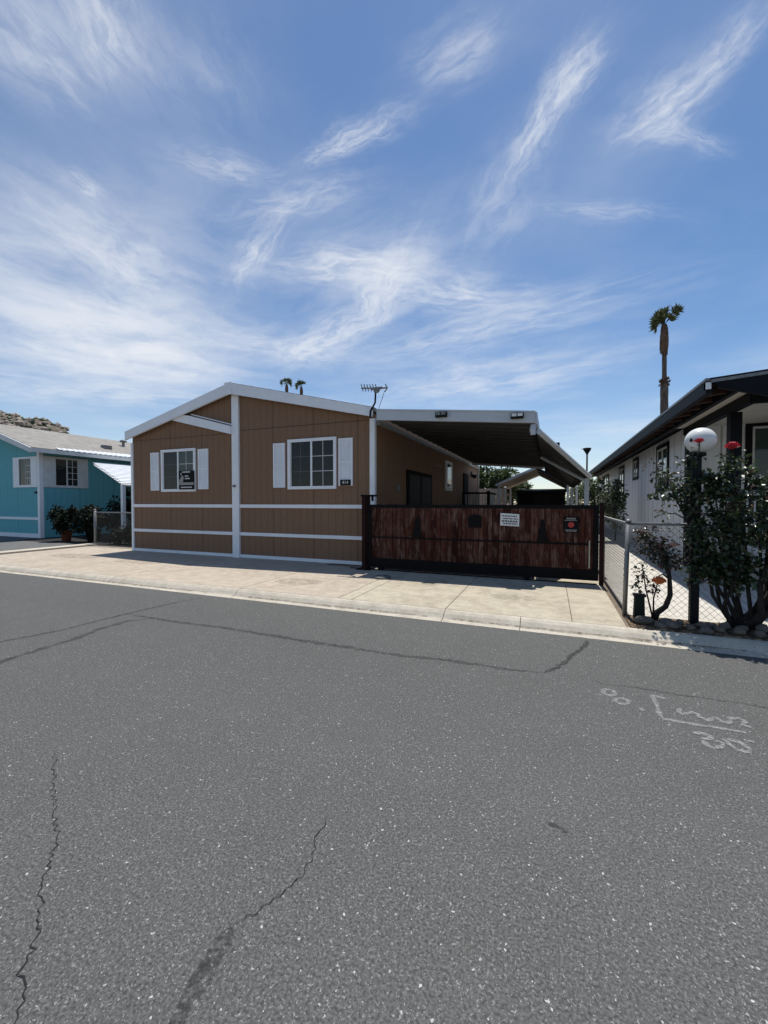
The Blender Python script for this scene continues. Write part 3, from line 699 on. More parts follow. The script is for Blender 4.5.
tree('garden_shrub', (2.1,23,0), dict(c=(2.0,23,1.75), r=(.55,.8,1.0)), 'taller darker shrub farther along the white house wall', 'shrub', 'tree_leaf', 1100, .16, .05, 'shrubs along the white wall', 25)

def rose(parent, c, rad, mat, r):
    mb = MB(); c = Vector(c)
    mb.blob((c.x, c.y, c.z+rad*.25), (rad*.72,rad*.72,rad*.62), 3, .22, 2)
    for ring, (n, el, ln, off) in enumerate(((5, 78, .80, .25), (7, 62, .8, .45), (7, 35, .62, .55))):
        for k in range(n):
            a = 2*math.pi*k/n + ring*.5 + r.uniform(-.15,.15); e = R(el + r.uniform(-8,8))
            d = Vector((math.cos(a)*math.cos(e), math.sin(a)*math.cos(e), math.sin(e)))
            out_ = Vector((math.cos(a), math.sin(a), 0))
            mb.leaf(c + out_*rad*off, d, out_*.9 + Vector((0,0,.4)), rad*ln, rad*.95, .3)
    return mb.build('rose_flower', mat, parent)

# big rose bush
r = random.Random(5)
RB = thing('rose_bush', (2.10,6.02,0), 'large dark rose bush with red blooms in front of the white house', 'rose bush')
st = MB(); fo = MB(); base = Vector((2.10,6.04,.0))
tips = [(1.60,6.05,2.15),(1.93,5.98,2.05),(1.42,6.2,1.62),(1.30,6.1,1.88),(1.75,5.9,1.7),(2.25,5.95,1.75),(2.45,6.1,1.5),(2.55,5.9,1.15),(1.62,5.95,1.2),(2.05,6.2,1.6),(1.85,5.8,1.3),(2.35,5.8,1.0),(2.65,6.1,1.9),(2.75,6.0,1.4)]
for i, tp in enumerate(tips):
    tp = Vector(tp); o = Vector((r.uniform(-.1,.12), r.uniform(-.05,.05), 0))
    bend = Vector((r.uniform(-.08,.08), r.uniform(-.08,.08), 0))
    pts = [base+o, base+o+(tp-base)*.25+Vector((-.06 if tp.x < 2.1 else .10,0,-.03))+bend*.5, base+(tp-base)*.6+bend, tp]
    big = tp.x > 2.3
    st.tube(pts, [.048 if big else .026,.038 if big else .020,.014,.005], 7)
    for k in range(3):
        q = base.lerp(tp, r.uniform(.45,.9)); e = q+Vector((r.uniform(-.25,.25), r.uniform(-.2,.2), r.uniform(.05,.3)))
        st.tube([q, (q+e)/2+Vector((0,0,.03)), e], [.012,.008,.004], 5)
        foliage(fo, e, (.13,.13,.12), 26, .062, .042, r, 0, .0)
    foliage(fo, tp-Vector((0,0,.05)), (.14,.14,.15), 42, .06, .04, r, 0, 0)
for c, rad, n in (((1.80,6.0,1.35),(.40,.34,.42),560),((1.85,6.0,.95),(.36,.3,.36),520),((2.25,5.95,1.35),(.42,.34,.42),420),((2.4,5.95,.95),(.34,.3,.34),300),((1.78,6.0,.68),(.26,.24,.22),260),((2.15,5.95,.72),(.28,.24,.22),220),((2.5,5.95,1.65),(.3,.28,.28),220),((1.72,6.0,1.7),(.30,.26,.26),330),((2.05,6.0,1.75),(.26,.26,.24),220),((1.68,6.0,.68),(.20,.2,.2),110),((2.7,6.0,1.3),(.3,.3,.5),260),((1.36,6.1,1.62),(.22,.2,.12),110),((1.95,6.0,.62),(.22,.2,.2),120)):
    foliage(fo, c, rad, n, .078, .052, r, .95, .1)
st.build('stem', M['bark'], RB, True); fo.build('foliage', M['rose_leaf'], RB)
yl = MB()
for c in ((1.38,6.08,1.80),(1.50,6.05,1.72),(1.22,6.1,1.95),(2.35,5.9,1.72)): foliage(yl, c, (.16,.12,.10), 26, .055, .034, r, 0, 0)
yl.build('young_foliage', M['rose_leaf_red'], RB)
rose(RB, (1.620,5.93,2.22), .048, M['petal_red'], r); rose(RB, (1.937,5.93,2.14), .068, M['petal_red'], r)
for q_, b_ in (((1.61,6.0,2.0),(1.625,5.93,2.21)), ((1.93,5.98,1.95),(1.937,5.93,2.14))): MB().tube([q_, ((q_[0]+b_[0])/2+.01, 5.96, (q_[2]+b_[2])/2), b_], .006, 5).build('stem', M['bark'], RB)
MB().blob((1.545,5.95,2.24), (.018,.018,.026), 2, .1, 1).build('rose_bud', M['bark'], RB)

# smaller rose with a bent stem
SR = thing('rose_bush', (1.25,6.05,0), 'small bent rose bush with one orange bloom behind the corner fence post', 'rose bush')
st = MB(); fo = MB()
st.tube([(1.22,6.08,.0),(1.25,6.07,.10),(1.34,6.06,.19),(1.385,6.05,.34),(1.375,6.05,.56),(1.34,6.05,.80),(1.28,6.05,.98)], [.045,.04,.034,.03,.024,.018,.010], 8)
st.tube([(1.36,6.05,.62),(1.28,6.05,.88),(1.14,6.05,1.02),(1.02,6.05,1.16)], [.016,.012,.01,.005], 6)
st.tube([(1.21,6.05,.05),(1.20,6.0,.3),(1.235,5.96,.52)], [.012,.009,.006], 6)
st.tube([(1.20,6.05,.05),(1.12,6.03,.4),(1.07,6.02,.74)], [.012,.009,.005], 6)
st.tube([(1.36,6.05,.55),(1.30,6.03,.60),(1.25,6.0,.58)], [.012,.009,.006], 6)
for c, rad, n in (((1.22,6.05,.93),(.25,.2,.16),360),((1.36,6.05,.78),(.17,.16,.15),220),((1.08,6.05,1.08),(.13,.13,.10),60),((1.06,6.0,.60),(.09,.1,.17),60),((1.20,6.0,.42),(.10,.08,.12),40),((1.25,6.1,1.15),(.14,.12,.05),26),((1.02,6.03,.44),(.06,.06,.1),22)):
    foliage(fo, c, rad, n, .056, .036, r, .1, 0)
st.build('stem', M['bark'], SR, True); fo.build('foliage', M['rose_leaf_red'], SR)
rose(SR, (1.243,5.95,.515), .075, M['petal_orange'], r); rose(SR, (1.40,6.0,.97), .04, M['petal_pink'], r)

ub = thing('utility_box', (1.045,6.0,0), 'black slotted utility pedestal at the foot of the corner fence post', 'utility box')
MB().hexa([(.985,5.95,0),(1.105,5.95,0),(1.105,6.06,0),(.985,6.06,0)], [(.995,5.96,.31),(1.097,5.96,.31),(1.097,6.05,.31),(.995,6.05,.31)]).build('body', M['green_box'], ub)
MB().box(.98,1.112,5.945,6.065,.31,.335).build('lid', M['black'], ub)

# ------------------------------------------------------------------ border stones
sm = MB().blob((0,0,.05), (.10,.075,.07), 1, .22).build('border_stone', M['stone'], None, True)
sm2 = MB().blob((0,0,.05), (.12,.085,.075), 5, .28).build('border_stone', M['stone'], None, True)
SL = 'rounded grey-brown stone in the border row at the foot of the roses'
protos = [sm, sm2]
x = 1.22; k = 0; r3 = random.Random(9)
while x < 4.2:
    for row in range(2):
        src = protos[(k+row) % 2]
        o = src if (k == 0 and row == 0) or (k == 0 and row == 1) else src.copy()
        if o is not src: COL.objects.link(o)
        o.location = (x + r3.uniform(-.03,.03) + .09*row, 5.72 + .13*row + r3.uniform(-.02,.02), r3.uniform(-.01,.02) + .02*row)
        o.rotation_euler = (r3.uniform(-.3,.3), r3.uniform(-.3,.3), r3.uniform(0,6.28)); s = r3.uniform(.5,.85); o.scale = (s, s, s*r3.uniform(.8,1.1))
        tag(o, SL, 'stone', 'stones edging the planting strip')
    x += r3.uniform(.13,.18); k += 1
fl = tag(MB().blob((1.06,5.82,.05), (.12,.07,.05), 3, .2).build('flat_rock', M['stone'], None, True), 'flat rock lying in front of the black utility pedestal', 'rock')
# fallen leaves
fl = MB()
for k in range(420):
    x = r3.uniform(.95,4); y = r3.uniform(5.60,6.18) if r3.random() < .8 else r3.uniform(5.36,5.62)
    z = .016 if y > 5.62 else -.02-.08*(max(0,5.6-y)/.2)**1.2
    a = r3.uniform(0,6.28); fl.leaf(Vector((x,y,max(z,-.083)+.005)), Vector((math.cos(a),math.sin(a),r3.uniform(-.1,.3))), Vector((0,0,1)), r3.uniform(.025,.05), r3.uniform(.015,.03), .2)
M['dry_leaf'] = mat_leaf('fallen_dry_leaves', [(0,(.05,.03,.018)),(.6,(.14,.09,.05)),(1,(.28,.2,.12))], .8, 0, .3)
o = fl.build('leaf_litter', M['dry_leaf']); tag(o, 'scatter of dry fallen leaves under the roses and along the kerb', 'leaf litter', None, 'stuff')

# ------------------------------------------------------------------ chain-link fences
def mesh_wires(mb, a, b, z0, z1, cell, rad):
    """diamond wire mesh in the vertical plane from a to b"""
    a = Vector(a); b = Vector(b); L = (b-a).length; d = (b-a)/L; Hh = z1-z0
    nrm = Vector((-d.y, d.x))
    def seg(u0, w0, u1, w1, off):
        p = a + d*u0; q = a + d*u1
        P = Vector((p.x+nrm.x*off, p.y+nrm.y*off, z0+w0)); Q = Vector((q.x+nrm.x*off, q.y+nrm.y*off, z0+w1))
        mb.tube([P, Q], rad, 3, False)
    s = -Hh
    while s < L:
        u0, w0, u1, w1 = s, 0, s+Hh, Hh
        if u0 < 0: w0 = -u0; u0 = 0
        if u1 > L: w1 = Hh-(u1-L); u1 = L
        if u1-u0 > .01:
            seg(u0, w0, u1, w1, rad); seg(L-u0, w0, L-u1, w1, -rad)
        s += cell
F1 = thing('chain_link_fence', (1.8,6.22,0), 'front run of chain-link fence behind the rose bushes', 'fence')
mb = MB(); mesh_wires(mb, (.98,6.22), (3.9,6.22), .03, 1.2, .085, .0021); mb.build('wire_mesh', M['wire'], F1)
MB().tube([(.96,6.22,1.215),(3.9,6.22,1.215)], .020, 10).build('top_rail', M['galv'], F1, True)
for x in (2.62, 3.9): MB().tube([(x,6.24,0),(x,6.24,1.24)], .025, 10).build('post', M['galv'], F1, True)
F2 = thing('chain_link_fence', (.93,6.22,0), 'side run of chain-link fence with its corner post, running back along the path', 'fence')
mb = MB(); mesh_wires(mb, (.93,6.27), (.95,18.5), .03, 1.2, .085, .0021); mb.build('wire_mesh', M['wire'], F2)
MB().tube([(.935,6.26,1.215),(.95,18.5,1.215)], .020, 10).build('top_rail', M['galv'], F2, True)
MB().tube([(.915,6.2,0),(.945,6.22,1.235)], .029, 12).lathe([(.036,0),(.036,.015),(.02,.035),(.0,.04)], (.945,6.22,1.235), 12).build('corner_post', M['galv'], F2, True)
for y in (9.3, 12.4, 15.4, 18.5): MB().tube([(.99,y,0),(.99,y,1.23)], .024, 8).build('post', M['galv'], F2, True)

# ------------------------------------------------------------------ globe lamp
GL = thing('globe_lamp', (1.63,6.10,0), 'garden lamp with a big white globe on a square black post among the roses', 'lamp')
MB().box(1.59,1.68,6.03,6.12,0,2.05).build('post', M['black'], GL, bevel=.006)
MB().lathe([(.06,2.05),(.085,2.06),(.085,2.09),(.05,2.11)], (1.65,6.08,0), 18).build('collar', M['black'], GL, True)
bmg = bmesh.new(); bmesh.ops.create_uvsphere(bmg, u_segments=40, v_segments=24, radius=.16)
gm = MB(); gm.add([(1.675+v.co.x, 6.08+v.co.y, 2.245+v.co.z*.97) for v in bmg.verts], [tuple(v.index for v in f.verts) for f in bmg.faces]); bmg.free()
gm.build('globe', M['globe'], GL, True)

# ------------------------------------------------------------------ white house on the right
WH = thing('white_house', (3.05,11.9,0), 'white board-sided house with black trim and a deep porch right of the fence', 'house')
WX, WY, WB = 3.05, 11.9, 33.5
def rz(x): return 3.36 + .075*(x-2.2) if x < 7.2 else 3.735 - .075*(x-7.2)
MB().prism([(WX,0),(11.3,0),(11.3,rz(11.3)-.1),(7.2,rz(7.2)-.1),(WX,rz(WX)-.1)], (WY, WB)).build('wall', M['white_siding'], WH)
rf = MB()
for a, b in ((2.2,7.2),(7.2,12.1)):
    rf.hexa([(a,7.62,rz(a)-.05),(b,7.62,rz(b)-.05),(b,WB+.5,rz(b)-.05),(a,WB+.5,rz(a)-.05)], [(a,7.62,rz(a)+.01),(b,7.62,rz(b)+.01),(b,WB+.5,rz(b)+.01),(a,WB+.5,rz(a)+.01)])
rf.build('roof', M['navy'], WH)
MB().box(2.14,2.195,7.6,WB+.5,3.325,3.365).build('gutter', M['galv'], WH)
MB().box(2.15,2.21,7.585,7.70,3.20,3.30).build('gutter_end', M['white'], WH)
MB().box(2.15,2.24,7.62,WB+.5,3.14,3.318).build('eave_board', M['navy'], WH)
MB().prism([(2.2,rz(2.2)-.075),(7.2,rz(7.2)-.075),(12,rz(12)-.075),(12,rz(12)-.03),(7.2,rz(7.2)-.03),(2.2,rz(2.2)-.03)], (7.555,7.60)).build('rake_trim', M['galv'], WH)
MB().prism([(2.30,rz(2.3)-.17),(2.9,3.02),(7.2,3.35),(12,3.0),(12,rz(12)-.076),(7.2,rz(7.2)-.076),(2.24,rz(2.24)-.076)], (7.565,7.62)).build('barge_board', M['navy'], WH)
for k in range(44):
    y = 7.9+.58*k; MB().hexa([(2.245,y,3.16),(2.495,y,3.19),(2.495,y+.09,3.19),(2.245,y+.09,3.16)], [(2.245,y,3.303),(2.495,y,3.303),(2.495,y+.09,3.303),(2.245,y+.09,3.303)]).build('rafter', M['rafter'], WH)
MB().box(2.245,2.50,7.65,WB+.4,3.307,3.312).build('eave_boarding', M['rafter'], WH)
MB().box(2.50,2.58,7.65,WB+.4,3.14,3.305).build('header_beam', M['navy'], WH)
MB().hexa([(2.58,7.65,3.27),(9,7.65,3.36),(9,WY,3.36),(2.58,WY,3.27)], [(2.58,7.65,3.28),(9,7.65,3.37),(9,WY,3.37),(2.58,WY,3.28)]).build('porch_ceiling', M['soffit'], WH)
MB().box(2.93,3.05,8.3,WY-.002,3.10,3.26).build('porch_beam', M['navy'], WH)
MB().box(2.94,9,8.22,8.298,3.06,3.40).build('porch_beam', M['navy'], WH)
for x, y in ((3.0,11.62),(3.04,9.25),(6.2,8.6)):
    MB().box(x-.08,x+.09,y-.09,y+.09,0,3.10).build('porch_post', M['navy'], WH)
def dark_window_x(y0, y1, z0, z1):     # on the long wall facing the fence
    fw = .11; xw = WX; f = MB()
    f.box(xw-.04,xw,y0,y1,z0,z0+fw).box(xw-.04,xw,y0,y1,z1-fw,z1).box(xw-.039,xw,y0,y0+fw,z0+fw,z1-fw).box(xw-.039,xw,y1-fw,y1,z0+fw,z1-fw)
    fo = f.build('window', M['navy'], WH)
    ym = (y0+y1)/2
    MB().box(xw-.012,xw-.003,y0+fw,y1-fw,z0+fw,z1-fw).build('pane', M['glass_blind'], fo)
    MB().box(xw-.03,xw-.013,y0+fw,y1-fw,z0+fw,z0+fw+.05).box(xw-.03,xw-.013,y0+fw,y1-fw,z1-fw-.05,z1-fw).box(xw-.03,xw-.013,ym-.03,ym+.03,z0+fw+.05,z1-fw-.05).box(xw-.03,xw-.013,y0+fw,y0+fw+.05,z0+fw+.05,z1-fw-.05).box(xw-.03,xw-.013,y1-fw-.05,y1-fw,z0+fw+.05,z1-fw-.05).build('sash', M['white_dirty'], fo)
for a in ((13.65,15.05,1.80,3.2),(17.95,19.0,2.36,3.2),(21.2,22.7,1.78,3.15),(26.5,28.8,1.78,3.1)): dark_window_x(*a)
f = MB(); x0, x1, z0, z1 = 4.12, 6.0, 1.77, 3.36; yw = WY
f.box(x0,x1,yw-.05,yw,z0,z0+.09).box(x0,x1,yw-.05,yw,z1-.14,z1).box(x0,x0+.12,yw-.049,yw,z0+.09,z1-.14).box(x1-.12,x1,yw-.049,yw,z0+.09,z1-.14)
fo = f.build('window', M['navy'], WH)
MB().box(x0+.12,x1-.12,yw-.015,yw-.003,z0+.09,z1-.14).build('pane', M['glass_blind'], fo)
MB().box(x0+.12,x0+.17,yw-.03,yw-.016,z0+.09,z1-.14).box(x0+.17,x1-.12,yw-.03,yw-.016,z0+.09,z0+.14).box(x0+.17,x1-.12,yw-.03,yw-.016,z1-.19,z1-.14).build('sash', M['white_dirty'], fo)
pr_ = MB().box(3.14,6.1,9.21,9.29,1.56,1.62).box(3.14,6.1,9.22,9.28,.72,.78)
for k in range(28): pr_.box(3.17+.105*k,3.235+.105*k,9.235,9.265,.78,1.56)
pr_.build('porch_rail', M['navy'], WH)
MB().box(WX-.02,WX,WY+.01,WB,0,.16).build('base_board', M['white_dirty'], WH)

# ------------------------------------------------------------------ street light far behind
SL_ = thing('street_lamp', (2.16,30,0), 'thin dark lamp post with a bowl-shaped head beyond the carport corner', 'street lamp')
MB().tube([(2.165,30,0),(2.16,30,4.6)], [.07,.05], 10).build('pole', M['black'], SL_, True)
MB().lathe([(.05,4.6),(.12,4.75),(.20,4.86),(.255,4.99),(.24,5.03),(.08,5.06),(.0,5.07)], (2.16,30,0), 18).build('lamp_head', M['green_box'], SL_, True)
MB().tube([(2.0,30,4.93),(1.82,30,5.0)], .02, 6).build('photocell', M['black'], SL_)

# ------------------------------------------------------------------ palms
def palm(loc, h, crown_r, trunk_r, label, n, seed, skirt=(.18, 2.2), lean=(0,0), wind=.5, group=None, boots=None, clumps=()):
    r = random.Random(seed); t = thing('palm_tree', loc, label, 'palm tree', group)
    x, y, z = loc; top = Vector((x+lean[0], y+lean[1], z+h))
    N = 26; pts = []; rs = []
    for k in range(N+1):
        f = k/N; pts.append((x+lean[0]*f**1.5, y+lean[1]*f**1.5, z+h*f)); rs.append((trunk_r*(1.25-.5*f) if not boots else (.31 if h*f < 12.5 else .185))*(1+.06*(k % 2)))
    MB().tube(pts, rs, 10).build('trunk', M['palm_bark'], t, True)
    sk = MB(); s0 = h-skirt[1]
    for k in range(150):
        f = r.random(); a = r.uniform(0,6.28); zz = z+s0+skirt[1]*f; rad = trunk_r*.8 + skirt[0]*(1-(abs(f-.4)/.65)**2)*.9
        c = Vector((top.x, top.y, zz)); d = Vector((math.cos(a), math.sin(a), 0))
        sk.leaf(c+d*rad*.65+Vector((0,0,.12)), d*.35+Vector((0,0,-1)), d, .42, .16, .2)
    prof_ = [(trunk_r*.7, s0-.02), (trunk_r*.8+skirt[0]*.55, s0+.12), (trunk_r*.8+skirt[0]*.8, s0+skirt[1]*.35), (trunk_r*.8+skirt[0]*.55, s0+skirt[1]*.7), (trunk_r*.6, h)]
    sk.lathe(prof_, (top.x, top.y, z), 12)
    if boots:
        for bz, br in boots:
            for k in range(16):
                a = 6.28*k/16+r.uniform(-.2,.2); d = Vector((math.cos(a), math.sin(a), 0)); sk.leaf(Vector((x+lean[0]*.5,y,z+bz))+d*trunk_r*.6, d*.6+Vector((0,0,r.uniform(-.3,.9))), d, br*r.uniform(.7,1.2), br*.7, .2)
    sk.build('dead_frond_skirt', M['palm_skirt'], t)
    cr = MB()
    for (dx, dz, spread, cnt, Ls) in clumps:
        for k in range(cnt):
            d = Vector((dx+r.gauss(0,spread), r.gauss(0,spread), dz+r.gauss(0,spread))); d.normalize(); L = crown_r*Ls*r.uniform(.8,1.15)
            e = top + d*L; cr.tube([top, (top+e)/2+Vector((0,0,.06*L)), e], .012*crown_r+.006, 4, False)
            side = d.cross(Vector((r.gauss(0,.5), r.gauss(0,.3)+1, .2))).normalized(); nl = 15
            for j in range(nl):
                b = R(-70+140*j/(nl-1)); dd = d*math.cos(b) + side*math.sin(b)
                dd = dd + Vector((wind*.3, 0, -.15*abs(math.sin(b)))) + Vector((r.gauss(0,.12), r.gauss(0,.12), r.gauss(0,.12)))
                cr.leaf(e, dd, d.cross(side), crown_r*r.uniform(.3,.62), crown_r*.095, .2)
    cr.build('fronds', M['palm_leaf'], t)
    return t
palm((9.66,45,0), 17.8, 1.25, .23, 'tall thin palm with a wind-blown crown above the white house roof', 30, 3, (.22, 2.6), (-.16,0), .35, None, ((12.45,.45),(12.7,.35),(12.2,.3)), ((-.30,.7,.42,14,.42),(-.8,.35,.25,7,.5),(-.1,1.0,.2,7,.65),(-.5,.9,.2,5,.75),(.70,.85,.06,5,1.1)))
palm((-56.9,80,0), 28.6, 1.6, .28, 'distant palm top over the brown roof, the left of a pair', 20, 4, (.2,1.6), (0,0), .3, 'distant palms over the roof', None, ((-.7,.6,.2,4,.7),(.15,.9,.3,9,.6),(.3,.3,.3,4,.4)))
palm((-52.9,80,0), 27.6, 1.55, .28, 'distant palm top over the brown roof, the right of a pair', 22, 8, (.2,1.6), (0,0), -.1, 'distant palms over the roof', None, ((-.5,.5,.35,7,.6),(.1,.9,.3,9,.55)))

# ------------------------------------------------------------------ teal house on the left
TH = thing('teal_house', (-19.67,10.4,0), 'teal sided house with white trim and grey shingle roof at far left', 'house')
TX, TY = -19.67, 10.4; TRX, TRZ = -23.1, 5.02
def tz(x): return TRZ - .327*abs(x-TRX)
TXL = 2*TRX-TX
MB().prism([(TXL,0),(TX,0),(TX,tz(TX)-.12),(TRX,TRZ-.12),(TXL,tz(TXL)-.12)], (TY, 26)).build('wall', M['teal'], TH)
rf = MB()
for a, b in ((TRX, -18.98), (2*TRX+18.98, TRX)):
    rf.hexa([(a,9.78,tz(a)-.08),(b,9.78,tz(b)-.08),(b,26.3,tz(b)-.08),(a,26.3,tz(a)-.08)], [(a,9.78,tz(a)),(b,9.78,tz(b)),(b,26.3,tz(b)),(a,26.3,tz(a))])
rf.build('roof', M['shingle'], TH)
MB().prism([(-18.99,tz(-18.99)-.22),(TRX,TRZ-.27),(2*TRX+18.99,tz(-18.99)-.22),(2*TRX+18.99,tz(-18.99)-.02),(TRX,TRZ-.02),(-18.99,tz(-18.99)-.02)], (9.72, 9.777)).build('fascia', M['white_dirty'], TH)
MB().box(-19.0,-18.9,9.74,26.3,tz(-19)-.20,tz(-19)-.05).build('gutter', M['white_dirty'], TH)
MB().box(TX-.12,TX+.03,TY-.03,TY+.12,0,tz(TX)-.25).build('corner_trim', M['white'], TH)
MB().box(TXL,TX-.12,TY-.025,TY,.75,.86).box(TXL,TX-.12,TY-.025,TY,.0,.17).build('trim_band', M['white'], TH)
MB().box(TX,TX+.025,TY+.12,25,.80,.88).build('trim_band', M['teal'], TH)
# corner windows in white surrounds
f = MB().box(-21.46,-21.03,TY-.05,TY,2.12,3.40).box(-20.2,TX-.12,TY-.05,TY,2.12,3.40).box(-21.03,-20.2,TY-.05,TY,2.12,2.22).box(-21.03,-20.2,TY-.05,TY,3.32,3.40)
fo = f.build('window', M['white'], TH)
MB().box(-21.03,-20.2,TY-.02,TY-.003,2.22,3.32).build('pane', M['glass'], fo)
g = MB(); 
for k in range(1,4): g.box(-20.62+.14*(k-1),-20.60+.14*(k-1),TY-.028,TY-.021,2.22,3.32)
for k in range(1,4): g.box(-20.62,-20.2,TY-.030,TY-.0205,2.22+.27*k,2.24+.27*k)
g.build('grille', M['white_dirty'], fo)
f = MB().box(TX,TX+.05,TY+.13,10.98,2.12,3.44).box(TX,TX+.05,11.85,12.3,2.12,3.44).box(TX,TX+.05,10.98,11.85,2.12,2.22).box(TX,TX+.05,10.98,11.85,3.34,3.44)
fo = f.build('window', M['white_dirty'], TH)
MB().box(TX+.003,TX+.02,10.98,11.85,2.22,3.34).build('pane', M['glass'], fo)
g = MB().box(TX+.022,TX+.04,11.40,11.45,2.22,3.34)
for k in range(1,4): g.box(TX+.021,TX+.027,11.45,11.85,2.22+.27*k,2.24+.27*k)
g.box(TX+.021,TX+.026,11.64,11.66,2.22,3.34)
g.build('grille', M['white_dirty'], fo)
MB().box(-19.96,-19.80,TY-.06,TY,1.86,1.94).build('house_number', M['black'], TH)
for (x, y) in ((-21.6,15.4),(-20.5,13.7)):
    v = MB().lathe([(.07,-.3),(.07,.22)], (x,y,tz(x)), 10).lathe([(.17,.22),(.17,.30),(.05,.36)], (x,y,tz(x)), 12) if x < -21 else MB().hexa([(x-.15,y-.2,tz(x)-.05),(x+.2,y-.2,tz(x)-.1),(x+.2,y+.2,tz(x)-.1),(x-.15,y+.2,tz(x)-.05)], [(x-.1,y-.15,tz(x)+.15),(x+.25,y-.15,tz(x)+.12),(x+.25,y+.15,tz(x)+.12),(x-.1,y+.15,tz(x)+.15)])
    v.build('roof_vent', M['galv'], TH)
AW = thing('patio_awning', (-17,12,0), 'white corrugated metal awning on a white post beside the teal house', 'awning')
up0 = Vector((-19.0,12.1,3.24)); up1 = Vector((-19.0,24,3.26)); lo0 = Vector((-15.2,10.75,2.22)); lo1 = Vector((-15.2,24,2.22))
aw = MB(); NR = 14
for k in range(NR):
    a, b, c = k/NR, (k+.55)/NR, (k+1)/NR
    for (s, e, dz) in ((a, b, .05), (b, c, -.04)):
        P0, P1, Q0, Q1 = up0.lerp(lo0, s), up1.lerp(lo1, s), up0.lerp(lo0, e), up1.lerp(lo1, e); z_ = Vector((0,0,dz)); t_ = Vector((0,0,dz-.03))
        aw.hexa([P0+t_, Q0+t_, Q1+t_, P1+t_], [P0+z_, Q0+z_, Q1+z_, P1+z_])
aw.build('roof_panel', M['white'], AW)
MB().tube([lo0+Vector((0,.02,-.07)), lo1+Vector((0,0,-.07))], .05, 6).build('gutter', M['white_dirty'], AW)
cap = MB()
for k in range(66):
    y = 10.7+.23*k; xa = -19.12-.28*min(1, max(0, (y-10.7)/3)); xb = -18.86
    cap.hexa([(xa,y,tz(xa)+.015),(xb,y,tz(xb)+.015),(xb,y+.14,tz(xb)+.015),(xa,y+.14,tz(xa)+.015)], [(xa,y,tz(xa)+.045),(xb,y,tz(xb)+.045),(xb,y+.14,tz(xb)+.045),(xa,y+.14,tz(xa)+.045)])
    cap.hexa([(xa,y+.142,tz(xa)+.005),(xb,y+.142,tz(xb)+.005),(xb,y+.228,tz(xb)+.005),(xa,y+.228,tz(xa)+.005)], [(xa,y+.142,tz(xa)+.02),(xb,y+.142,tz(xb)+.02),(xb,y+.228,tz(xb)+.02),(xa,y+.228,tz(xa)+.02)])
cap.build('flashing_panel', M['white'], AW)
for y in (10.8, 16.5, 23): MB().box(-15.26,-15.14,y-.06,y+.06,-.002,2.17).build('post', M['white'], AW)

F3 = thing('chain_link_fence', (-14.3,9.42,0), 'short chain-link fence between the teal house and the brown house', 'fence')
mb = MB(); mesh_wires(mb, (-14.7,9.42), (-11.98,9.42), .03, 1.12, .10, .003); mb.build('wire_mesh', M['wire'], F3)
MB().tube([(-14.7,9.42,1.14),(-11.98,9.42,1.14)], .022, 8).build('top_rail', M['galv'], F3, True)
MB().tube([(-14.7,9.42,0),(-14.7,9.42,1.2)], .045, 10).lathe([(.05,0),(.04,.04),(0,.06)], (-14.7,9.42,1.2), 10).build('post', M['galv'], F3, True)
MB().tube([(-12.02,9.42,0),(-12.02,9.42,1.18)], .035, 10).build('post', M['galv'], F3, True)
# potted plants in the teal house's shade
def potted(loc, pr_, ph, cr, ch, label, seed, mat='terracotta'):
    t = thing('potted_plant', loc, label, 'potted plant', 'pots by the teal house'); x, y, z = loc; r = random.Random(seed)
    MB().lathe([(pr_*.7,0),(pr_,ph*.9),(pr_*1.08,ph*.9),(pr_*1.08,ph),(pr_*.9,ph)], (x,y,0), 18).build('pot', M[mat], t, True)
    f = MB(); s = MB()
    for k in range(9):
        e = Vector((x+r.uniform(-1,1)*cr*.7, y+r.uniform(-1,1)*cr*.7, ph+ch*r.uniform(.15,1))); s.tube([(x,y,ph-.03), ((x+e.x)/2,(y+e.y)/2,ph+ch*.4), tuple(e)], [.015,.01,.005], 5)
        foliage(f, e, (cr*.5,cr*.5,ch*.42), 210, .14, .085, r, 0, 0)
    s.build('stem', M['bark'], t); f.build('foliage', M['shade_leaf'], t)
potted((-17.3,10.0,0), .20, .42, .42, .75, 'terracotta pot with a dark bushy plant by the teal house corner', 51)
potted((-16.2,10.3,0), .26, .45, .56, .7, 'darker bushy pot plant next to the awning fence post', 52, 'darkwood')
potted((-15.9,11.6,0), .30, .5, .75, 1.0, 'pot plant in deep shade under the awning, behind the chain-link fence', 53, 'darkwood')
lh = thing('low_hedge', (-13.3,9.95,0), 'low dark bushy growth just behind the short chain-link fence', 'hedge'); r = random.Random(57); f = MB(); st = MB()
for k in range(11):
    x = -14.45+.23*k; hh = r.uniform(.45,.8); st.tube([(x,9.95,0),(x+.03,9.97,hh)], [.02,.008], 5); foliage(f, (x,9.97,hh*.6), (.26,.25,hh*.6), 170, .11, .07, r, .1, 0)
st.build('stem', M['bark'], lh); f.build('foliage', M['shade_leaf'], lh)
hb = thing('hanging_basket', (-16.6,12.0,2.0), 'dark hanging basket plant in the shade under the white awning', 'hanging basket')
MB().lathe([(.02,1.72),(.16,1.8),(.2,1.92),(.18,1.92)], (-16.6,12,0), 14).build('basket', M['black'], hb, True)
f = MB(); foliage(f, (-16.6,12,1.98), (.36,.3,.16), 150, .13, .05, random.Random(54), 0, 0); f.build('foliage', M['rose_leaf'], hb)
MB().tube([(-16.6,12,1.95),(-16.6,12,2.58)], .008, 4).build('hook', M['black'], hb)

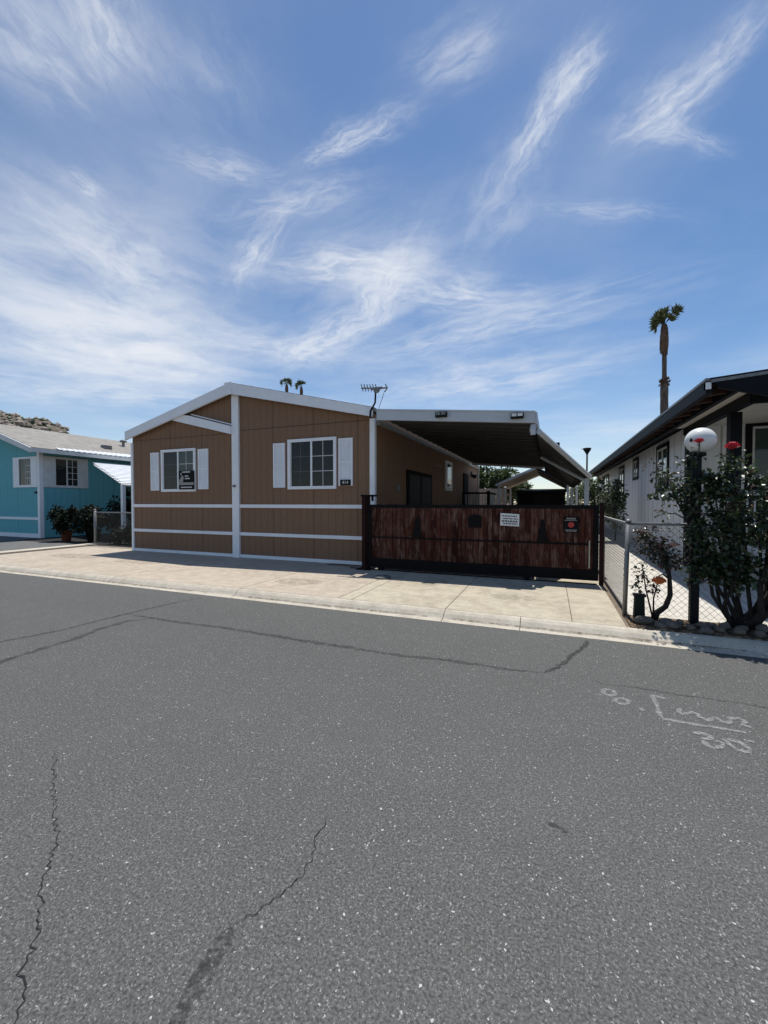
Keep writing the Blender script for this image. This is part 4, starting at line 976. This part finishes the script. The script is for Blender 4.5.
# ------------------------------------------------------------------ hill
hv = []; hf = []; NU, NV = 130, 60
ridge_pts = [(-760,128),(-640,118),(-539,98),(-505,90),(-487,84),(-470,81),(-451,79),(-444,75),(-430,68),(-418,58),(-406,46),(-385,30),(-350,12),(-290,-4)]
def rh(x):
    for (a, ha), (b, hb_) in zip(ridge_pts[:-1], ridge_pts[1:]):
        if a <= x <= b: return ha+(hb_-ha)*(x-a)/(b-a)
    return 0
for j in range(NV+1):
    for i in range(NU+1):
        x = -760+470*i/NU; f = j/NV; y = 130+240*f
        xr = x*250/250; prof_ = math.sin(min(1, f/.5)*math.pi/2)**1.2 if f <= .5 else max(-.05, 1-(f-.5)*9)
        n_ = mnoise.fractal(Vector((x*.03, y*.03, 0)), .8, 2.1, 5)
        z = rh(x)*prof_ + n_*7*min(1, f*4)
        hv.append((x, y, max(z,-2)))
for j in range(NV):
    for i in range(NU): hf.append((j*(NU+1)+i, j*(NU+1)+i+1, (j+1)*(NU+1)+i+1, (j+1)*(NU+1)+i))
hill = struct(MB().add(hv, hf).build('hill', M['hill'], None, True))
bo = MB(); rb_ = random.Random(77)
for k in range(620):
    x = rb_.uniform(-640,-380); f = rb_.uniform(.22,.52); y = 130+240*f; prof_ = math.sin(min(1, f/.5)*math.pi/2)**1.2
    n_ = mnoise.fractal(Vector((x*.03, y*.03, 0)), .8, 2.1, 5); z = rh(x)*prof_ + n_*7
    s = rb_.choice((.9,1.2,1.6,2.2,3.6))
    bo.blob((x,y,z-.15*s), (s*1.2,s,s*.85), k, .38, 1)
b_ = bo.build('boulder', M['boulder'], hill); b_['kind'] = 'stuff'
sc_ = MB(); r = random.Random(78)
for k in range(520):
    x = r.uniform(-640,-400); f = r.uniform(.2,.5); y = 130+240*f; z = rh(x)*math.sin(min(1, f/.5)*math.pi/2)**1.2 + mnoise.fractal(Vector((x*.03, y*.03, 0)), .8, 2.1, 5)*5
    sc_.blob((x,y,z+.5), (1.8,1.8,1.3), k+9, .35, 1)
b_ = sc_.build('scrub', M['tree_leaf'], hill); b_['kind'] = 'stuff'

fm = MB(); r = random.Random(91)
for k in range(90):
    x = -75 + 1.35*k + r.uniform(-.5,.5); foliage(fm, (x, 75+r.uniform(-4,4), r.uniform(.8,1.5)), (2.0,1.6,r.uniform(1.2,2.0)), 60, .9, .6, r, .1, .2)
tag(fm.build('distant_trees', M['tree_leaf']), 'far low line of trees and gardens beyond the lots', 'trees', None, 'stuff')

# ------------------------------------------------------------------ sky with cirrus
SUN_EL, SUN_AZ = R(73), R(2)     # sun ahead of the camera, over the house; azimuth from +Y towards -X
Wd = bpy.data.worlds.new('World'); SC.world = Wd; Wd.use_nodes = True
t = Wd.node_tree; t.nodes.clear()
def N(typ, **kw):
    nd = t.nodes.new(typ)
    for k, v in kw.items(): setattr(nd, k, v)
    return nd
def Lk(a, b): t.links.new(a, b)
def mth(op, a, b=None, clamp=False):
    m = N('ShaderNodeMath', operation=op, use_clamp=clamp)
    for i, v in enumerate((a, b)):
        if v is None: continue
        if hasattr(v, 'is_output'): Lk(v, m.inputs[i])
        else: m.inputs[i].default_value = v
    return m.outputs[0]
sky = N('ShaderNodeTexSky', sky_type='NISHITA', sun_disc=False)
sky.sun_elevation = SUN_EL; sky.sun_rotation = -SUN_AZ if False else 0.0
sky.altitude = 450; sky.air_density = 1.0; sky.dust_density = .25; sky.ozone_density = 2.2
tc = N('ShaderNodeTexCoord'); sx = N('ShaderNodeSeparateXYZ'); Lk(tc.outputs['Generated'], sx.inputs[0])
zc = mth('MAXIMUM', sx.outputs['Z'], .02)
cb = N('ShaderNodeCombineXYZ'); Lk(mth('DIVIDE', sx.outputs['X'], zc), cb.inputs[0]); Lk(mth('DIVIDE', sx.outputs['Y'], zc), cb.inputs[1])
P0 = cb.outputs[0]
def vm(op, a, b):
    m = N('ShaderNodeVectorMath', operation=op)
    for i, v in enumerate((a, b)):
        if hasattr(v, 'is_output'): Lk(v, m.inputs[i])
        else: m.inputs[i].default_value = v
    return m
def nz(vec, scale, detail, rough, dist=0, out='Fac'):
    n_ = N('ShaderNodeTexNoise'); n_.inputs['Scale'].default_value = scale; n_.inputs['Detail'].default_value = detail
    n_.inputs['Roughness'].default_value = rough; n_.inputs['Distortion'].default_value = dist; Lk(vec, n_.inputs['Vector']); return n_.outputs[out]
def mr(v, a, b, c=0., d=1., smooth=True):
    m = N('ShaderNodeMapRange', interpolation_type='SMOOTHSTEP' if smooth else 'LINEAR')
    Lk(v, m.inputs[0]); m.inputs[1].default_value = a; m.inputs[2].default_value = b; m.inputs[3].default_value = c; m.inputs[4].default_value = d
    return m.outputs[0]
w1 = vm('SUBTRACT', nz(P0, 1.3, 3, .5, 0, 'Color'), (.5,.5,.5)).outputs[0]
w1 = vm('MULTIPLY', w1, (.22,.22,0)).outputs[0]
w2 = vm('SUBTRACT', nz(P0, 5.0, 4, .6, 0, 'Color'), (.5,.5,.5)).outputs[0]
w2 = vm('MULTIPLY', w2, (.11,.11,0)).outputs[0]
PW = vm('ADD', vm('ADD', P0, w1).outputs[0], w2).outputs[0]
patches = [
    (-1.139,1.363,5.19,-1.48,11.32,16.27,0.75,2.1),
    (-0.795,1.595,4.00,2.00,-3.34,8.21,0.95,3.5),
    (-0.752,1.860,-3.89,1.75,-11.97,-8.60,1.00,2.3),
    (-1.230,2.227,-3.09,-0.98,-3.02,-6.40,0.95,3.2),
    (-1.631,2.305,2.31,1.80,-3.27,3.59,0.70,4.8),
    (-0.456,1.955,3.59,1.09,-3.97,5.36,0.80,3.3),
    (-0.378,2.448,1.82,0.11,1.07,5.44,0.60,7.3),
    (-0.558,3.491,1.51,0.19,0.12,2.13,0.80,5.0),
    (-2.439,1.623,1.00,1.72,-1.00,0.61,1.25,2.3),
    (-2.711,2.009,1.02,1.49,-1.63,1.30,0.90,4.7),
    (-3.699,2.475,0.71,1.08,-0.92,1.40,0.70,6.6),
    (-1.628,1.182,1.71,3.87,-5.86,0.08,0.70,3.1),
    (-1.371,0.865,9.33,27.16,-22.39,5.20,0.60,1.8),
    (-0.861,0.609,-1.27,12.48,-12.56,-7.77,0.65,1.7),
    (-1.048,0.591,1.15,11.86,-10.15,-1.20,0.50,1.8),
    (-0.773,0.737,-0.14,9.39,-9.17,-3.05,0.20,1.4),
    (-0.032,1.207,6.63,-6.16,24.65,12.38,0.85,3.7),
    (0.055,1.092,14.08,-9.64,14.32,17.84,0.70,2.1),
    (0.256,1.255,12.07,-8.22,11.46,11.79,0.85,2.2),
    (0.342,1.166,11.84,-10.27,21.21,13.84,0.50,3.3),
    (0.302,1.377,11.33,-0.50,-25.57,34.42,0.40,3.7),
    (-0.536,1.022,8.38,1.21,0.33,31.10,0.70,3.8),
    (-0.928,0.959,6.57,8.81,-14.71,17.48,0.45,3.2),
    (-0.221,0.916,12.22,-6.23,6.40,16.47,0.45,1.5),
    (-0.823,1.168,5.41,2.73,-2.08,16.79,0.50,3.5),
    (-0.176,1.446,6.48,-2.98,7.09,6.69,0.35,1.7),
    (0.163,1.623,7.02,-0.36,-13.64,23.95,0.30,5.7),
    (1.136,6.475,1.49,-0.28,0.12,1.39,0.35,7.2),
    (-0.772,1.621,3.37,0.89,0.64,4.82,0.35,2.1),
]
tot = None
for i, (cx, cy, a, b, c, d, s, asp) in enumerate(patches):
    q = vm('SUBTRACT', PW, (cx, cy, 0)).outputs[0]
    qx = vm('DOT_PRODUCT', q, (a, b, 0)).outputs['Value']; qy = vm('DOT_PRODUCT', q, (c, d, 0)).outputs['Value']
    r2_ = mth('ADD', mth('MULTIPLY', qx, qx), mth('MULTIPLY', qy, qy))
    msk = mth('EXPONENT', mth('MULTIPLY', r2_, -.68))
    cv = N('ShaderNodeCombineXYZ'); Lk(mth('MULTIPLY', qx, .55*min(asp,4)/1.6), cv.inputs[0]); Lk(mth('MULTIPLY', qy, 1.25), cv.inputs[1]); cv.inputs[2].default_value = i*3.7
    st_ = mr(nz(cv.outputs[0], 1.35, 6, .63, .35), .32, .76)
    v = mth('MULTIPLY', mth('MULTIPLY', msk, s*1.15), mth('ADD', mth('MULTIPLY', st_, .74), .19))
    tot = v if tot is None else mth('ADD', tot, v)
veil = mr(nz(PW, .9, 5, .52, .3), .40, .82, .01, .20)
low = mr(sx.outputs['Z'], .02, .30, .26, 0)                    # thin veil thickens towards the horizon
tot = mth('ADD', mth('ADD', tot, veil), low)
tot = mth('MULTIPLY', mth('SUBTRACT', 1.0, mth('EXPONENT', mth('MULTIPLY', tot, -1.25))), mr(sx.outputs['Z'], -.02, .05))
mx = N('ShaderNodeMix', data_type='RGBA'); Lk(tot, mx.inputs[0]); hs = N('ShaderNodeHueSaturation'); hs.inputs['Saturation'].default_value = 1.15; Lk(sky.outputs[0], hs.inputs['Color']); Lk(hs.outputs[0], mx.inputs[6]); mx.inputs[7].default_value = (7.3,7.5,7.8,1)
bg = N('ShaderNodeBackground'); Lk(mx.outputs[2], bg.inputs['Color']); bg.inputs['Strength'].default_value = .12
out = N('ShaderNodeOutputWorld'); Lk(bg.outputs[0], out.inputs['Surface'])

sl = bpy.data.lights.new('sun', 'SUN'); sl.energy = 5.0; sl.angle = R(.53); sl.color = (1,.955,.88)
so = bpy.data.objects.new('sun', sl); COL.objects.link(so)
dvec = Vector((math.cos(SUN_EL)*math.sin(-SUN_AZ), math.cos(SUN_EL)*math.cos(SUN_AZ), math.sin(SUN_EL)))
so.rotation_euler = dvec.to_track_quat('Z', 'Y').to_euler(); so.location = (0,0,60)

# ------------------------------------------------------------------ camera
cam = bpy.data.cameras.new('camera'); co = bpy.data.objects.new('camera', cam); COL.objects.link(co)
co.location = (0,0,1.5); co.rotation_euler = (R(90-1.397), 0, R(22.16))
cam.sensor_fit = 'HORIZONTAL'; cam.sensor_width = 36; cam.lens = 410/768*36; cam.clip_end = 3000; cam.clip_start = .05
SC.camera = co
SC.view_settings.view_transform = 'Standard'; SC.view_settings.look = 'None'; SC.view_settings.exposure = 0; SC.view_settings.gamma = 1; SC.view_settings.use_curve_mapping = False
